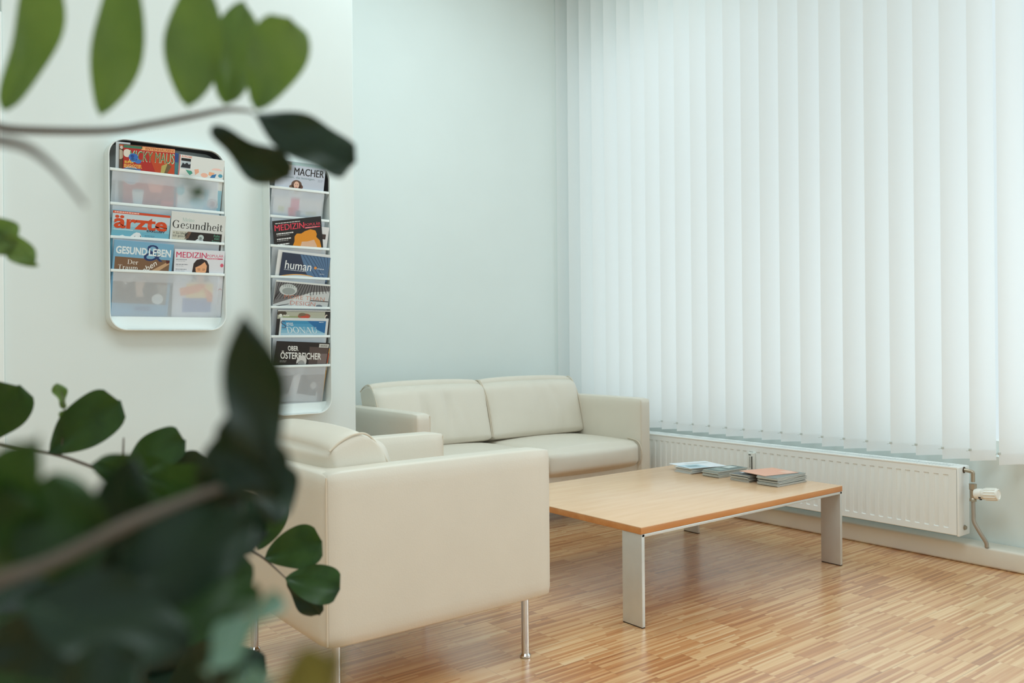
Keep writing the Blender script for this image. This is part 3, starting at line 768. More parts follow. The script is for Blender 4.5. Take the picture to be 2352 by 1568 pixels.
c.rect(.03, .75, .95, 1.12, (172, 168, 160), 1); c.poly([(.13, 1.02), (.24, .80), (.36, .70), (.42, .92), (.36, 1.02)], (92, 78, 70), 3); c.disc(.66, .86, .13, .17, (84, 78, 70), 3); c.poly([(.40, .72), (.56, .70), (.56, .98), (.44, 1.0)], (196, 172, 156), 2)
c.disc(.80, 1.02, .10, .095, (228, 234, 234), 5); c.lines(.74, .98, .88, 3, .03, (150, 170, 186), 6); c.rect(.42, 1.17, .68, 1.25, (88, 128, 170), 3); c.done()
c = Cover('white magazine with pink masthead and drawn dark-haired woman, lower right of the broad rack', (0.962, 1.378), 0.8, 0.196, 0.268, RL[3], 0, 0.005, (224, 228, 236))
def medizin(c, col, t0, line_col, bandtext=True):
    c.text('MEDIZIN', .03, t0, .63, t0+.115, col, 3, 0.0); c.text('MEDIZIN', .034, t0, .634, t0+.115, col, 4, 0.0); c.text('POPUL\u00c4R', .645, t0+.02, .975, t0+.085, col, 3, 0.0); c.rect(.645, t0+.105, .965, t0+.128, col, 3); c.lines(.66, t0+.111, .95, 1, .02, (240, 200, 210), 4, .010)
medizin(c, (206, 64, 104), .05, K)
for i in range(3):
    c.lines(.03, .20+i*.10, .30, 1, .03, (120, 128, 140), 2, .014); c.lines(.03, .235+i*.10, .24, 1, .03, (176, 182, 190), 2, .010)
c.poly([(.36, .44), (.38, .28), (.44, .20), (.54, .175), (.64, .21), (.69, .30), (.70, .46)], (48, 32, 32), 2)
c.poly([(.42, .36), (.52, .31), (.60, .24), (.65, .32), (.64, .44), (.58, .52), (.48, .52), (.43, .44)], (232, 172, 128), 3)
c.rect(.46, .385, .52, .393, (80, 46, 40), 4); c.rect(.56, .385, .62, .393, (80, 46, 40), 4); c.rect(.47, .41, .52, .417, (110, 60, 50), 4); c.rect(.56, .41, .61, .417, (110, 60, 50), 4); c.rect(.51, .48, .57, .487, (180, 90, 80), 4)
c.rect(.36, .44, .46, .66, (48, 32, 32), 2); c.rect(.60, .44, .70, .66, (48, 32, 32), 2); c.rect(.47, .5, .59, .66, (228, 166, 124), 3)
c.poly([(.26, .70), (.36, .62), (.70, .62), (.80, .70), (.80, 1.0), (.26, 1.0)], (238, 218, 168), 2); c.poly([(.12, .80), (.45, .72), (.58, .66), (.66, .74), (.50, .88), (.16, .96)], (236, 168, 132), 4); c.poly([(.60, .76), (.80, .90), (.80, 1.08), (.70, 1.08)], (236, 168, 132), 4)
c.rect(.20, 1.0, .78, 1.30, (150, 166, 204), 2); c.disc(.955, .30, .035, .04, (214, 96, 120), 3)
c.poly([(.82, .80), (.87, .74), (.89, .84), (.95, .79), (.99, .82), (.99, .826), (.95, .797), (.887, .852), (.868, .755), (.822, .807)], (190, 80, 90), 4); c.done()

# --- narrow rack
c = Cover('pale blue business magazine with bold dark title and small portrait, top of narrow rack', (1.384, 1.786), 0.3, 0.224, 0.29, RR[0], 0, 0.006, (196, 206, 222))
c.rect(0, 0, 1, .06, (166, 196, 200), 1); c.rect(0, 0, .3, .16, (182, 176, 160), 1); c.text('MACHER', .36, .10, .97, .24, (34, 24, 24), 3, 0.0); c.text('MACHER', .366, .10, .976, .24, (34, 24, 24), 4, 0.0); c.text('Menschen, die bewegen.', .06, .265, .80, .32, (104, 134, 140), 3); c.lines(.86, .29, .97, 2, .025, (140, 150, 170), 3, .008)
c.disc(.43, .42, .105, .085, (98, 72, 60), 2); c.disc(.335, .47, .05, .035, (110, 84, 66), 2); c.disc(.52, .46, .045, .045, (100, 66, 54), 2); c.disc(.43, .43, .055, .07, (226, 186, 166), 3); c.poly([(.40, .48), (.47, .48), (.455, .6), (.42, .6)], (216, 172, 150), 3); c.poly([(.28, .62), (.33, .52), (.41, .50), (.435, .60), (.47, .50), (.55, .53), (.59, .64), (.56, .8), (.3, .8)], (232, 236, 236), 2)
c.rect(.40, .415, .42, .423, (60, 44, 40), 4); c.rect(.44, .415, .46, .423, (60, 44, 40), 4); c.rect(.41, .465, .45, .475, (190, 90, 90), 4)
c.text('Los', .70, .50, .86, .59, (70, 76, 82), 3, serif=True)
c.rect(0, .66, 1, 1.0, (226, 224, 224), 1); c.rect(0, 1.0, 1, 1.29, (170, 190, 200), 1); c.poly([(.34, .66), (.52, .66), (.52, 1.12), (.36, 1.12)], (224, 120, 150), 3); c.poly([(.30, .88), (.42, .84), (.44, 1.04), (.32, 1.04)], (214, 52, 84), 4); c.rect(.36, 1.02, .44, 1.22, (60, 70, 80), 4); c.rect(.46, .92, .56, 1.24, (120, 110, 124), 4); c.rect(.1, .86, .22, .96, (206, 206, 160), 2); c.rect(.66, .92, .9, 1.0, (214, 206, 176), 2); c.done()
c = Cover('white magazine showing behind the black magazine in the narrow rack', (1.399, 1.521), -1.8, 0.224, 0.28, RR[2], 1, 0.004, (222, 224, 226))
c.rect(.83, .14, .95, .24, (58, 44, 44), 1); c.done()
c = Cover('tilted black magazine with red masthead and orange hair drawing, narrow rack', (1.366, 1.521), 10.5, 0.220, 0.28, RR[2], 0, 0.004, (24, 22, 24))
c.lines(.05, .045, .62, 1, .02, (222, 222, 222), 3, .014); medizin(c, (226, 66, 88), .08, K)
for i in range(3):
    c.lines(.06, .245+i*.105, .42-i*.05, 1, .03, (236, 236, 236), 3, .022); c.lines(.06, .285+i*.105, .36, 1, .03, (170, 170, 170), 3, .012)
c.poly([(.36, .75), (.37, .52), (.41, .44), (.42, .34), (.47, .29), (.56, .30), (.64, .26), (.76, .235), (.86, .27), (.885, .34), (.87, .40), (.94, .48), (.96, .60), (.95, .75)], (226, 146, 34), 2)
c.poly([(.45, .75), (.46, .60), (.53, .54), (.56, .46), (.68, .47), (.82, .45), (.87, .58), (.88, .75)], (222, 182, 152), 3); c.done()
c = Cover('white magazine stack sheet framing the dark blue magazine, narrow rack', (1.388, 1.402), -2.4, 0.240, 0.285, RR[3], 1, 0.005, (224, 226, 226)).done()
c = Cover('dark blue magazine with white lower-case title and golden arc, narrow rack', (1.407, 1.392), -3.2, 0.222, 0.28, RR[3], 0, 0.004, (40, 52, 76))
c.poly([(.36, 0), (1, 0), (1, .5), (.88, .47), (.55, .38)], (84, 118, 154), 1)
for i in range(9):
    a = .40+i*.075; c.poly([(a, .004), (a+.018, .004), (min(1, a+.42), .5-.02*i), (min(1, a+.40), .5-.02*i)], (50, 78, 112), 2)
c.text('human', .08, .145, .625, .31, (236, 240, 242), 4, 0.005); c.lines(.07, .32, .62, 1, .02, (200, 206, 214), 4, .012); c.disc(.71, .235, .03, .028, (226, 150, 70), 4); c.lines(.75, .24, .95, 1, .02, (210, 216, 222), 4, .014); c.lines(.82, .34, .95, 1, .02, (200, 206, 214), 4, .010)
arc1 = [(u, .50-.10*math.sin(PI*(u*0.85+.10))+max(0, u-.62)**2*.9) for u in [i/14 for i in range(15)]]
c.poly(arc1+[(1, 1.2), (0, 1.2)], (200, 214, 226), 5)
for (a, b), (p, q) in zip(arc1, arc1[1:]): c.poly([(a, b-.012), (p, q-.012), (p, q+.006), (a, b+.006)], (232, 172, 96), 6)
c.poly([(.7, .55), (.78, .47), (.98, .60), (.98, .70), (.7, .70)], (176, 104, 70), 6); c.poly([(.8, .60), (.86, .52), (.9, .56), (.84, .66)], (70, 44, 40), 7); c.disc(.09, .55, .06, .04, (110, 116, 112), 6); c.disc(.22, .56, .025, .05, (90, 100, 108), 6); c.disc(.5, .6, .12, .05, (226, 218, 206), 6); c.done()
c = Cover('black and white interiors magazine with round lamp photo, narrow rack', (1.369, 1.272), -2.8, 0.252, 0.285, RR[4], 0, 0.006, (198, 204, 206))
c.rect(0, .0, 1, .028, (224, 228, 226), 2); c.poly([(0, .028), (1, .028), (1, .12), (.66, .16), (.3, .30), (0, .42)], (112, 112, 114), 1)
for i in range(22):
    a = i/21; c.poly([(a*.9+.05, .03), (a*.9+.066, .03), (max(0, a*1.25-.20)+.012, .38-.24*a), (max(0, a*1.25-.20), .38-.24*a)], (48, 46, 50), 2)
c.disc(.235, .15, .16, .10, (196, 204, 204), 4); c.disc(.245, .175, .115, .06, (150, 160, 160), 5)
for i in range(7): c.rect(.14+i*.035, .06, .15+i*.035, .105, (120, 130, 130), 5)
c.text('MORE THAN', .18, .235, .92, .305, (196, 124, 98), 6, -0.012); c.text('DESIGN', .30, .335, .76, .405, (204, 120, 104), 6, -0.012)
c.poly([(.62, .19), (.66, .19), (.66, .6), (.655, .6), (.655, .22)], (120, 128, 128), 3); c.rect(.66, .30, 1, .315, (50, 52, 56), 3); c.poly([(.06, .44), (.28, .39), (.28, .40), (.06, .455)], (40, 44, 48), 3); c.poly([(.34, .28), (.64, .18), (.64, .6), (.34, .6)], (212, 218, 220), 2); c.disc(.84, .40, .06, .03, (110, 118, 128), 4); c.done()
c = Cover('black magazine with garden photo along its top, behind the river magazine', (1.382, 1.144), 0.3, 0.242, 0.285, RR[5], 1, 0.004, (34, 34, 36))
c.rect(0, 0, 1, .022, (222, 226, 224), 1); c.rect(.0, .03, .9, .16, (176, 180, 164), 2); c.disc(.08, .06, .09, .04, (74, 66, 56), 3); c.disc(.06, .10, .03, .03, (224, 228, 220), 4); c.text('Raus', .11, .085, .22, .115, (238, 238, 226), 4, .02); c.rect(.1, .11, .4, .15, (150, 160, 120), 3); c.disc(.50, .11, .12, .05, (156, 92, 74), 4); c.disc(.52, .13, .08, .03, (196, 76, 56), 5); c.disc(.46, .08, .07, .03, (120, 104, 84), 5)
c.disc(.93, .13, .03, .05, (224, 214, 200), 4); c.disc(.945, .145, .03, .05, (34, 34, 36), 5); c.done()
c = Cover('sky blue river magazine with white serif capitals, narrow rack', (1.394, 1.110), -0.5, 0.222, 0.25, RR[5], 0, 0.004, (216, 222, 224))
bands = [(60, 146, 190), (78, 158, 200), (104, 174, 208), (136, 190, 214), (170, 204, 220), (198, 214, 224)]
for i, b in enumerate(bands): c.rect(.035, .05+i*.062, .95, .05+(i+1)*.062, b, 1)
c.poly([(.55, .05), (.95, .05), (.95, .30), (.80, .24)], (34, 110, 168), 2); c.rect(.035, .42, .95, .80, (206, 216, 224), 1)
c.text('DONAU', .17, .175, .80, .30, (228, 238, 242), 4, shear=-.35, serif=True); c.text('S', .045, .06, .14, .20, (70, 40, 76), 4, -.02, -.3); c.text('ervus', .14, .09, .275, .155, (232, 238, 240), 4, 0, -.3); c.lines(.20, .325, .75, 1, .02, (206, 224, 232), 4, .008); c.lines(.80, .07, .92, 1, .02, (206, 224, 232), 4, .012); c.disc(.76, .44, .09, .045, (232, 236, 238), 4, 14, 0, 180); c.done()
c = Cover('red and yellow magazine edge behind the black portrait magazine, bottom pocket', (1.400, 0.985), -2.6, 0.222, 0.24, RR[6], 1, 0.004, (206, 160, 84))
c.rect(.90, .10, 1, .3, (196, 72, 48), 1); c.rect(.90, .3, 1, .45, (224, 214, 190), 1); c.done()
c = Cover('black magazine with white capitals and grey portrait, bottom pocket of narrow rack', (1.377, 1.010), -2.6, 0.244, 0.268, RR[6], 0, 0.004, (30, 27, 28))
c.poly([(.62, .08), (.985, .08), (.985, 1.1), (.7, 1.1)], (84, 72, 70), 1); c.poly([(.80, .2), (.985, .2), (.985, 1.1), (.86, 1.1)], (120, 108, 106), 2)
c.text('OBER', .225, .075, .42, .165, (232, 234, 232), 3, 0.02, -.18); c.text('\u00d6STERREICHER', .105, .165, .875, .315, (232, 234, 232), 3, 0.02, -.12)
c.rect(.80, .02, .985, .085, (210, 212, 208), 3)
for i in range(9): c.rect(.825+i*.016, .035, .833+i*.016, .072, (60, 62, 62), 4)
c.lines(.10, .345, .24, 2, .022, (170, 172, 170), 3, .008)
c.disc(.505, .36, .095, .115, (206, 208, 208), 5); c.disc(.50, .45, .085, .12, (200, 202, 202), 5); c.poly([(.36, .5), (.38, .42), (.44, .38), (.46, .5)], (48, 46, 46), 6); c.disc(.45, .425, .035, .022, (120, 120, 120), 7); c.rect(.43, .405, .6, .412, (70, 70, 70), 8); c.disc(.56, .425, .03, .02, (150, 152, 152), 7); c.rect(.48, .53, .54, .538, (110, 104, 104), 7)
c.poly([(.34, .95), (.40, .62), (.46, .58), (.54, .60), (.50, .95)], (214, 216, 218), 4); c.poly([(.50, .95), (.56, .60), (.72, .66), (.86, .84), (.88, 1.0)], (64, 60, 60), 4); c.poly([(.10, 1.0), (.20, .72), (.40, .62), (.34, .95)], (58, 56, 56), 4)
c.disc(.80, .80, .06, .07, (196, 196, 196), 6); c.lines(.08, .66, .30, 5, .035, (176, 176, 172), 6, .010); c.lines(.66, .62, .86, 3, .03, (186, 186, 182), 6, .010); c.rect(.1, .92, .9, 1.1, (190, 194, 196), 3); c.text('Vordermann', .2, .94, .62, 1.0, (228, 230, 230), 7, .01); c.done()

# ------------------------------------------------------------------ brochures piled on the table
def booklet(loc, rz, w, l, th, rgb, label, group, spots=(), name='brochure', edge=None):
    """w along local x (the short side), l along local y"""
    t = thing(name, loc, label, 'booklet' if name == 'booklet' else 'brochure', group, rz)
    link_mesh('pages', newbox(-w/2+0.0006, w/2-0.0006, -l/2+0.0006, l/2-0.0006, 0.0005, th-0.0005), edge or paper, t, False)
    bm = bmesh.new()
    box(bm, -w/2, w/2, -l/2, l/2, th-0.0005, th); box(bm, -w/2, w/2, -l/2, l/2, 0, 0.0005); box(bm, -w/2, -w/2+0.0004, -l/2, l/2, 0.0005, th-0.0005)
    link_mesh('cover', bm, ink(rgb), t, False)
    if spots:
        bm = bmesh.new(); ms = []
        for i, (x0, x1, y0, y1, c) in enumerate(spots):
            if ink(c) not in ms: ms.append(ink(c))
            f = bm.faces.new([bm.verts.new((-w/2+w*a, -l/2+l*b, th+0.0002*(1+i))) for a, b in ((x0, y0), (x1, y0), (x1, y1), (x0, y1))]); f.material_index = ms.index(ink(c))
        link_mesh('cover_picture', bm, ms, t, False)
    return t
def pile(n, th, loc, rz, w, l, rgb, where, group, jig, sj, topspots, toplabel, fan=0.0, grey=None):
    rnd = random.Random(int(loc[0]*991+loc[1]*577))
    z = TZ+0.0003
    for i in range(n):
        top = i == n-1
        if top: lab = toplabel
        elif i == 0: lab = 'lowest brochure of the '+where
        else: lab = 'brochure in the middle of the '+where
        g = group if 0 < i < n-1 else None
        dx, dy = rnd.uniform(-jig, jig), rnd.uniform(-sj, sj)
        booklet((loc[0]+dx+fan*i, loc[1]+dy, z), rz+R(rnd.uniform(-2, 2)+(fan*i*150)), w, l, th, rgb, lab, g if g else group, topspots if top else (), edge=grey)
        z += th+0.0004
    return z
gp = mat('grey_page_edges', (206, 206, 200), 0.8)
q90 = R(-90)
pile(6, 0.0040, (3.232, 2.672, 0), q90-R(3), 0.105, 0.20, (196, 204, 208), 'white-topped pile nearest the sofa', 'brochures in the pile nearest the sofa', 0.006, 0.005, (), 'grey brochure directly under the big white leaflet nearest the sofa', 0.0, gp)
booklet((3.245, 2.682, TZ+0.0275), q90-R(16), 0.185, 0.215, 0.0015, (224, 230, 236), 'large white leaflet with pale blue picture, topping the pile nearest the sofa', 'brochures in the pile nearest the sofa', ((0.42, 1.0, 0.0, 0.55, (186, 210, 222)), (0.55, 0.8, 0.12, 0.42, (128, 158, 168)), (0.2, 0.35, 0.3, 0.9, (206, 212, 214))))
pile(7, 0.0040, (3.240, 2.512, 0), q90-R(1), 0.097, 0.21, (140, 150, 146), 'slim grey-green pile, second from the sofa', 'brochures in the second pile from the sofa', 0.004, 0.002, ((0.08, 0.92, 0.04, 0.96, (92, 108, 104)), (0.2, 0.8, 0.15, 0.40, (140, 156, 152)), (0.15, 0.6, 0.55, 0.86, (196, 206, 204))), 'grey-green brochure with pale panel, top of second pile from the sofa', 0.0, gp)
z3 = pile(7, 0.0041, (3.240, 2.352, 0), q90+R(1), 0.099, 0.21, (134, 138, 136), 'grey pile half covered by the orange booklet', 'brochures in the third pile from the sofa', 0.005, 0.003, ((0.05, 0.95, 0.03, 0.5, (88, 92, 92)), (0.2, 0.35, 0.25, 0.42, (196, 206, 216)), (0.45, 0.6, 0.25, 0.42, (226, 228, 230)), (0.7, 0.85, 0.25, 0.42, (140, 160, 200))), 'grey brochure under the orange booklet, topping the third pile', 0.0, gp)
z4 = pile(9, 0.0040, (3.246, 2.202, 0), q90+R(1), 0.104, 0.222, (146, 150, 146), 'tallest pile by the table corner', 'brochures in the tallest pile', 0.010, 0.003, ((0.06, 0.94, 0.04, 0.96, (126, 134, 130)), (0.3, 0.55, 0.3, 0.5, (206, 212, 210))), 'grey brochure partly under the orange booklet, on the tallest pile', 0.0, gp)
booklet((3.248, 2.272, z4+0.0005), q90-R(12), 0.165, 0.20, 0.0022, (226, 168, 142), 'salmon orange booklet lying across two grey brochure piles', 'booklets lying on the piles', ((0.60, 0.95, 0.70, 0.96, (232, 190, 170)),), 'booklet')

# ------------------------------------------------------------------ the plant in front
LEAVES = [[0.0641,0.5743,1.1406,0.079,0.5404,1.2285,0.183,-0.906,-0.381,0.0246,0.18,0.01,1.0,2.0,0.0066],[0.1111,0.5489,1.1384,0.1199,0.5198,1.2234,-0.397,-0.88,-0.261,0.0276,0.15,0.0075,1.0,2.0,0.0047],[0.1563,0.5249,1.1458,0.1604,0.5106,1.2192,-0.403,-0.902,-0.153,0.0328,0.12,0.0075,1.0,2.0,0.0],[0.1811,0.528,1.1528,0.1907,0.5205,1.2186,-0.052,-0.993,-0.106,0.0304,0.12,0.0,1.0,2.0,0.0],[0.1894,0.4992,1.1443,0.2032,0.4773,1.1971,-0.251,-0.916,-0.314,0.038,0.1,0.0,1.0,0.0,0.0],[0.1877,0.5005,1.1416,0.2517,0.4954,1.1164,-0.027,-0.991,0.132,0.0371,0.15,0.005,2.0,0.0,0.0],[0.1646,0.5073,1.131,0.2119,0.504,1.103,-0.429,-0.628,-0.65,0.0288,0.15,-0.005,2.0,0.0,0.0],[0.1087,0.37,1.0723,0.1147,0.3653,1.0627,-0.838,-0.448,-0.312,0.0064,0.1,0.0,0.0,1.0,0.0],[0.0746,0.8792,1.107,0.1084,0.853,1.0911,-0.586,-0.806,0.085,0.0358,0.15,0.005,1.0,0.0,0.0],[0.0885,0.8684,1.103,0.1204,0.8309,1.0705,-0.717,-0.691,0.092,0.0216,0.2,0.005,1.0,2.0,0.0],[0.1003,1.2899,0.8664,0.1547,1.2476,0.951,-0.175,-0.921,-0.348,0.0739,0.12,0.0075,0.0,0.0,0.0],[0.1833,1.2254,0.8609,0.26,1.1657,0.9283,-0.597,-0.802,-0.03,0.0716,0.14,0.0075,0.0,0.0,0.0],[0.2007,1.2118,0.9176,0.1933,1.2176,0.9506,0.326,-0.916,0.233,0.0177,0.1,0.0,1.0,0.0,0.0],[0.197,1.2147,0.8949,0.2011,1.2115,0.9164,0.307,-0.93,-0.2,0.0118,0.1,0.0,1.0,1.0,0.0],[0.2631,1.1634,0.8464,0.3261,1.1144,0.8753,-0.652,-0.738,0.172,0.057,0.14,0.005,0.0,0.0,0.0],[0.2906,1.142,0.8046,0.3493,1.0963,0.8523,-0.532,-0.834,-0.143,0.0525,0.12,0.005,2.0,0.0,0.0],[0.4968,1.318,0.6651,0.5242,1.2967,0.7527,-0.573,-0.819,-0.02,0.0629,0.12,0.005,0.0,0.0,0.0],[0.5056,1.3111,0.6523,0.5847,1.2645,0.677,-0.52,-0.853,0.055,0.0776,0.12,0.005,0.0,0.0,0.0],[0.5271,1.2796,0.6228,0.5974,1.225,0.6037,-0.49,-0.772,0.405,0.0692,0.12,0.005,0.0,0.0,0.0],[0.5345,1.2887,0.6145,0.5861,1.2783,0.5532,-0.571,-0.74,-0.355,0.0436,0.12,0.005,2.0,0.0,0.0],[0.1239,0.3186,0.9481,0.1093,0.3102,1.0134,-0.104,-0.983,-0.15,0.0237,0.2,0.01,2.0,1.0,0.0],[0.1337,0.3308,0.9347,0.1142,0.3361,0.9708,-0.544,-0.821,-0.174,0.0285,0.2,0.0,2.0,2.0,0.0],[0.1144,0.3655,0.9302,0.1325,0.3514,0.963,-0.341,-0.917,-0.205,0.0268,0.2,0.0,2.0,2.0,0.0],[0.0723,0.3587,0.9055,0.0804,0.3524,0.9581,0.001,-0.993,-0.119,0.02,0.25,0.0075,2.0,2.0,0.0],[0.0255,0.3556,0.9345,0.0481,0.338,0.9678,0.062,-0.864,-0.499,0.0202,0.2,0.0,0.0,1.0,0.0],[0.0604,0.3482,0.9085,0.0542,0.353,0.9521,-0.312,-0.948,0.06,0.0317,0.1,0.0,0.0,2.0,0.0],[0.0422,0.3623,0.912,0.0379,0.3459,0.9507,0.28,-0.895,-0.347,0.0204,0.15,0.0,0.0,2.0,0.0],[0.0708,0.3402,0.9084,0.1236,0.3287,0.9248,-0.334,-0.776,0.535,0.0372,0.15,0.0075,2.0,2.0,0.0],[0.0893,0.3653,0.9099,0.1279,0.3551,0.9338,-0.129,-0.97,-0.206,0.0306,0.15,0.0,2.0,2.0,0.0],[0.0392,0.3252,0.9163,0.0905,0.3051,0.8909,-0.036,-0.818,0.574,0.0307,0.2,0.0,2.0,2.0,0.0],[0.0274,0.3344,0.8958,0.0671,0.3232,0.8989,-0.265,-0.962,-0.057,0.0275,0.2,0.0,2.0,2.0,0.0],[0.0878,0.3467,0.8899,0.1277,0.3354,0.8969,-0.303,-0.628,0.717,0.0245,0.2,0.0,0.0,2.0,0.0],[0.122,0.3004,0.9049,0.0941,0.3023,0.8822,-0.626,-0.198,0.754,0.0182,0.2,0.0,3.0,1.0,0.0],[0.2499,0.895,0.6654,0.3313,0.857,0.6475,-0.236,-0.779,0.581,0.0569,0.15,0.005,2.0,0.0,0.0],[0.3117,1.1256,0.5969,0.3567,1.0906,0.6248,-0.606,-0.795,-0.019,0.0404,0.15,0.005,2.0,0.0,0.0],[0.0908,0.2258,0.8952,0.1001,0.2087,0.9164,-0.545,-0.753,-0.368,0.0142,0.1,0.0,4.0,2.0,0.0],[0.0896,0.2662,0.8841,0.1007,0.2576,0.8945,-0.599,-0.8,-0.025,0.0099,0.1,0.0,3.0,2.0,0.0],[0.0456,0.3005,0.8846,0.0729,0.299,0.8953,-0.124,-0.975,0.183,0.0233,0.2,0.0,2.0,2.0,0.0],[0.0407,0.3636,0.8677,0.0628,0.3464,0.8806,-0.697,-0.583,0.418,0.0245,0.2,0.0,0.0,2.0,0.0],[0.1713,0.4241,0.9048,0.1708,0.4468,0.9396,0.207,-0.818,0.536,0.0317,0.2,0.0,2.0,1.0,0.0],[0.154,0.796,0.8973,0.2129,0.7402,0.8722,-0.716,-0.675,-0.181,0.0584,0.15,0.0085,0.0,0.0,0.0],[0.1809,0.7358,0.8914,0.2356,0.6643,0.8714,-0.805,-0.567,-0.177,0.059,0.15,0.0091,0.0,0.0,0.0],[0.0461,0.8514,0.8265,0.1204,0.8296,0.872,-0.068,-0.938,-0.338,0.0724,0.15,-0.0058,2.0,0.0,0.0],[0.0774,0.7836,0.8421,0.148,0.7727,0.8548,-0.102,-0.962,-0.254,0.0588,0.15,0.0035,2.0,0.0,0.0],[0.1662,0.9466,0.7713,0.2101,0.9038,0.848,-0.377,-0.884,-0.278,0.0596,0.15,0.0011,2.0,0.0,0.0],[0.1131,0.6157,0.8924,0.1675,0.5538,0.8532,-0.552,-0.735,0.393,0.0535,0.15,0.0019,2.0,0.0,0.0],[0.2015,0.7645,0.8562,0.2703,0.6884,0.8365,-0.59,-0.655,0.471,0.0619,0.15,0.0074,2.0,0.0,0.0],[0.0349,0.6931,0.8567,0.1032,0.7652,0.789,0.439,-0.8,-0.409,0.0524,0.15,-0.0028,2.0,0.0,0.0],[0.0532,0.662,0.8216,0.1349,0.7406,0.8534,0.596,-0.743,0.303,0.0672,0.15,0.0117,2.0,0.0,0.0],[0.1254,0.943,0.7572,0.2123,0.8877,0.7685,-0.515,-0.842,-0.162,0.0732,0.15,-0.0016,2.0,0.0,0.0],[0.1721,0.7771,0.7715,0.1918,0.7121,0.8605,-0.867,-0.474,-0.155,0.0643,0.15,-0.0041,0.0,0.0,0.0],[0.1633,0.5922,0.8112,0.1822,0.5515,0.8899,-0.852,-0.519,-0.064,0.0582,0.15,-0.0064,2.0,0.0,0.0],[0.0325,0.6776,0.8174,0.1099,0.7637,0.8046,0.598,-0.437,0.672,0.0592,0.15,0.0031,0.0,0.0,0.0],[0.0797,0.8806,0.757,0.1438,0.7839,0.754,-0.709,-0.486,0.511,0.0564,0.15,-0.0025,0.0,0.0,0.0],[0.0915,0.6291,0.8275,0.1457,0.5609,0.8228,-0.562,-0.493,0.664,0.0497,0.15,0.0099,2.0,0.0,0.0],[0.1768,0.834,0.6996,0.2134,0.8462,0.7754,-0.063,-0.98,0.188,0.0597,0.15,0.0083,2.0,0.0,0.0],[0.1878,0.7088,0.7466,0.2476,0.7053,0.8258,-0.471,-0.822,0.32,0.0696,0.15,0.0056,0.0,0.0,0.0],[0.0498,0.9204,0.6842,0.1136,0.8473,0.7447,-0.394,-0.765,-0.509,0.0712,0.15,0.0116,2.0,0.0,0.0],[0.0996,0.9279,0.72,0.1658,0.8387,0.6788,-0.779,-0.62,0.091,0.0777,0.15,0.0058,2.0,0.0,0.0],[0.1221,0.8778,0.6748,0.1795,0.8046,0.7542,-0.879,-0.389,0.277,0.0805,0.15,0.0109,2.0,0.0,0.0],[0.1973,0.8986,0.6622,0.2568,0.8575,0.7369,-0.23,-0.918,-0.322,0.0741,0.15,-0.0035,2.0,0.0,0.0],[0.2167,0.8716,0.6718,0.2766,0.777,0.7086,-0.733,-0.212,0.647,0.0692,0.15,0.0044,2.0,0.0,0.0],[0.0313,0.7069,0.7527,0.1029,0.6533,0.756,-0.36,-0.43,0.828,0.0684,0.15,0.0093,0.0,0.0,0.0],[0.0801,0.8485,0.6635,0.1249,0.7867,0.7361,-0.641,-0.733,-0.228,0.0549,0.15,0.0118,2.0,0.0,0.0],[0.1335,0.973,0.6234,0.2101,0.9498,0.6403,-0.29,-0.957,-0.004,0.0625,0.15,-0.0062,0.0,0.0,0.0],[0.171,0.9278,0.6432,0.2438,0.8375,0.6697,-0.743,-0.648,-0.166,0.071,0.15,-0.004,2.0,0.0,0.0],[0.2173,0.7948,0.6386,0.2456,0.7227,0.7389,-0.793,-0.578,-0.192,0.0631,0.15,0.0034,2.0,0.0,0.0]]
STEMS = [[[[0.0511,0.5956,1.1407],[0.063,0.5807,1.1314],[0.0815,0.5663,1.1291],[0.1156,0.5454,1.1299],[0.1366,0.5346,1.1346],[0.158,0.5236,1.1404],[0.1765,0.5148,1.1457],[0.1877,0.5005,1.1433]],[0.0036,0.0034,0.0032,0.003,0.0028,0.0026,0.0022,0.0012]],[[[0.04,0.4134,1.088],[0.0531,0.4032,1.0842],[0.0633,0.3953,1.0741],[0.0727,0.3881,1.0592]],[0.0035,0.0028,0.0018,0.001]],[[[0.0802,1.3055,0.8836],[0.1788,1.2289,0.861],[0.2191,1.1975,0.8457],[0.2683,1.1593,0.8191],[0.296,1.1378,0.8006],[0.3217,1.1178,0.7503]],[0.003,0.0028,0.003,0.0035,0.004,0.004]],[[[0.2604,1.1654,0.8464],[0.2615,1.1646,0.8788]],[0.0022,0.0012]],[[[0.1967,1.2149,0.8539],[0.2007,1.2118,0.9164],[0.1973,1.2145,0.9392]],[0.0012,0.001,0.0006]],[[[0.4156,1.307,0.7224],[0.4748,1.3203,0.6732],[0.5045,1.312,0.6509],[0.5328,1.29,0.618]],[0.004,0.003,0.0026,0.0014]],[[[0.0252,0.3361,0.9157],[0.0345,0.3288,0.9208],[0.0499,0.3267,0.9245],[0.0755,0.3266,0.9346],[0.1018,0.3358,0.9397],[0.1223,0.3396,0.9439]],[0.0034,0.0034,0.0034,0.003,0.0026,0.0018]],[[[0.0622,0.8888,1.0916],[0.0869,0.8696,1.103]],[0.003,0.002]]]
plant = thing('potted_plant', (0.05, 0.74, 0), 'tall leafy green plant with round glossy leaves close to the viewer', 'plant')
base = Vector((0.05, 0.74, 0))
bm = bmesh.new(); lathe(bm, [(0.12, 0.0), (0.125, 0.004), (0.16, 0.33), (0.165, 0.335), (0.165, 0.36), (0.150, 0.36), (0.146, 0.33)], 32)
link_mesh('pot', bm, mat('grey_planter', (120, 122, 120), 0.6), plant)
bm = bmesh.new(); lathe(bm, [(0.143, 0.30), (0.144, 0.328), (0.10, 0.334), (0.02, 0.338)], 24)
link_mesh('soil', bm, mat('dark_soil', (48, 38, 30), 0.95, noise=0.3, nscale=60), plant)
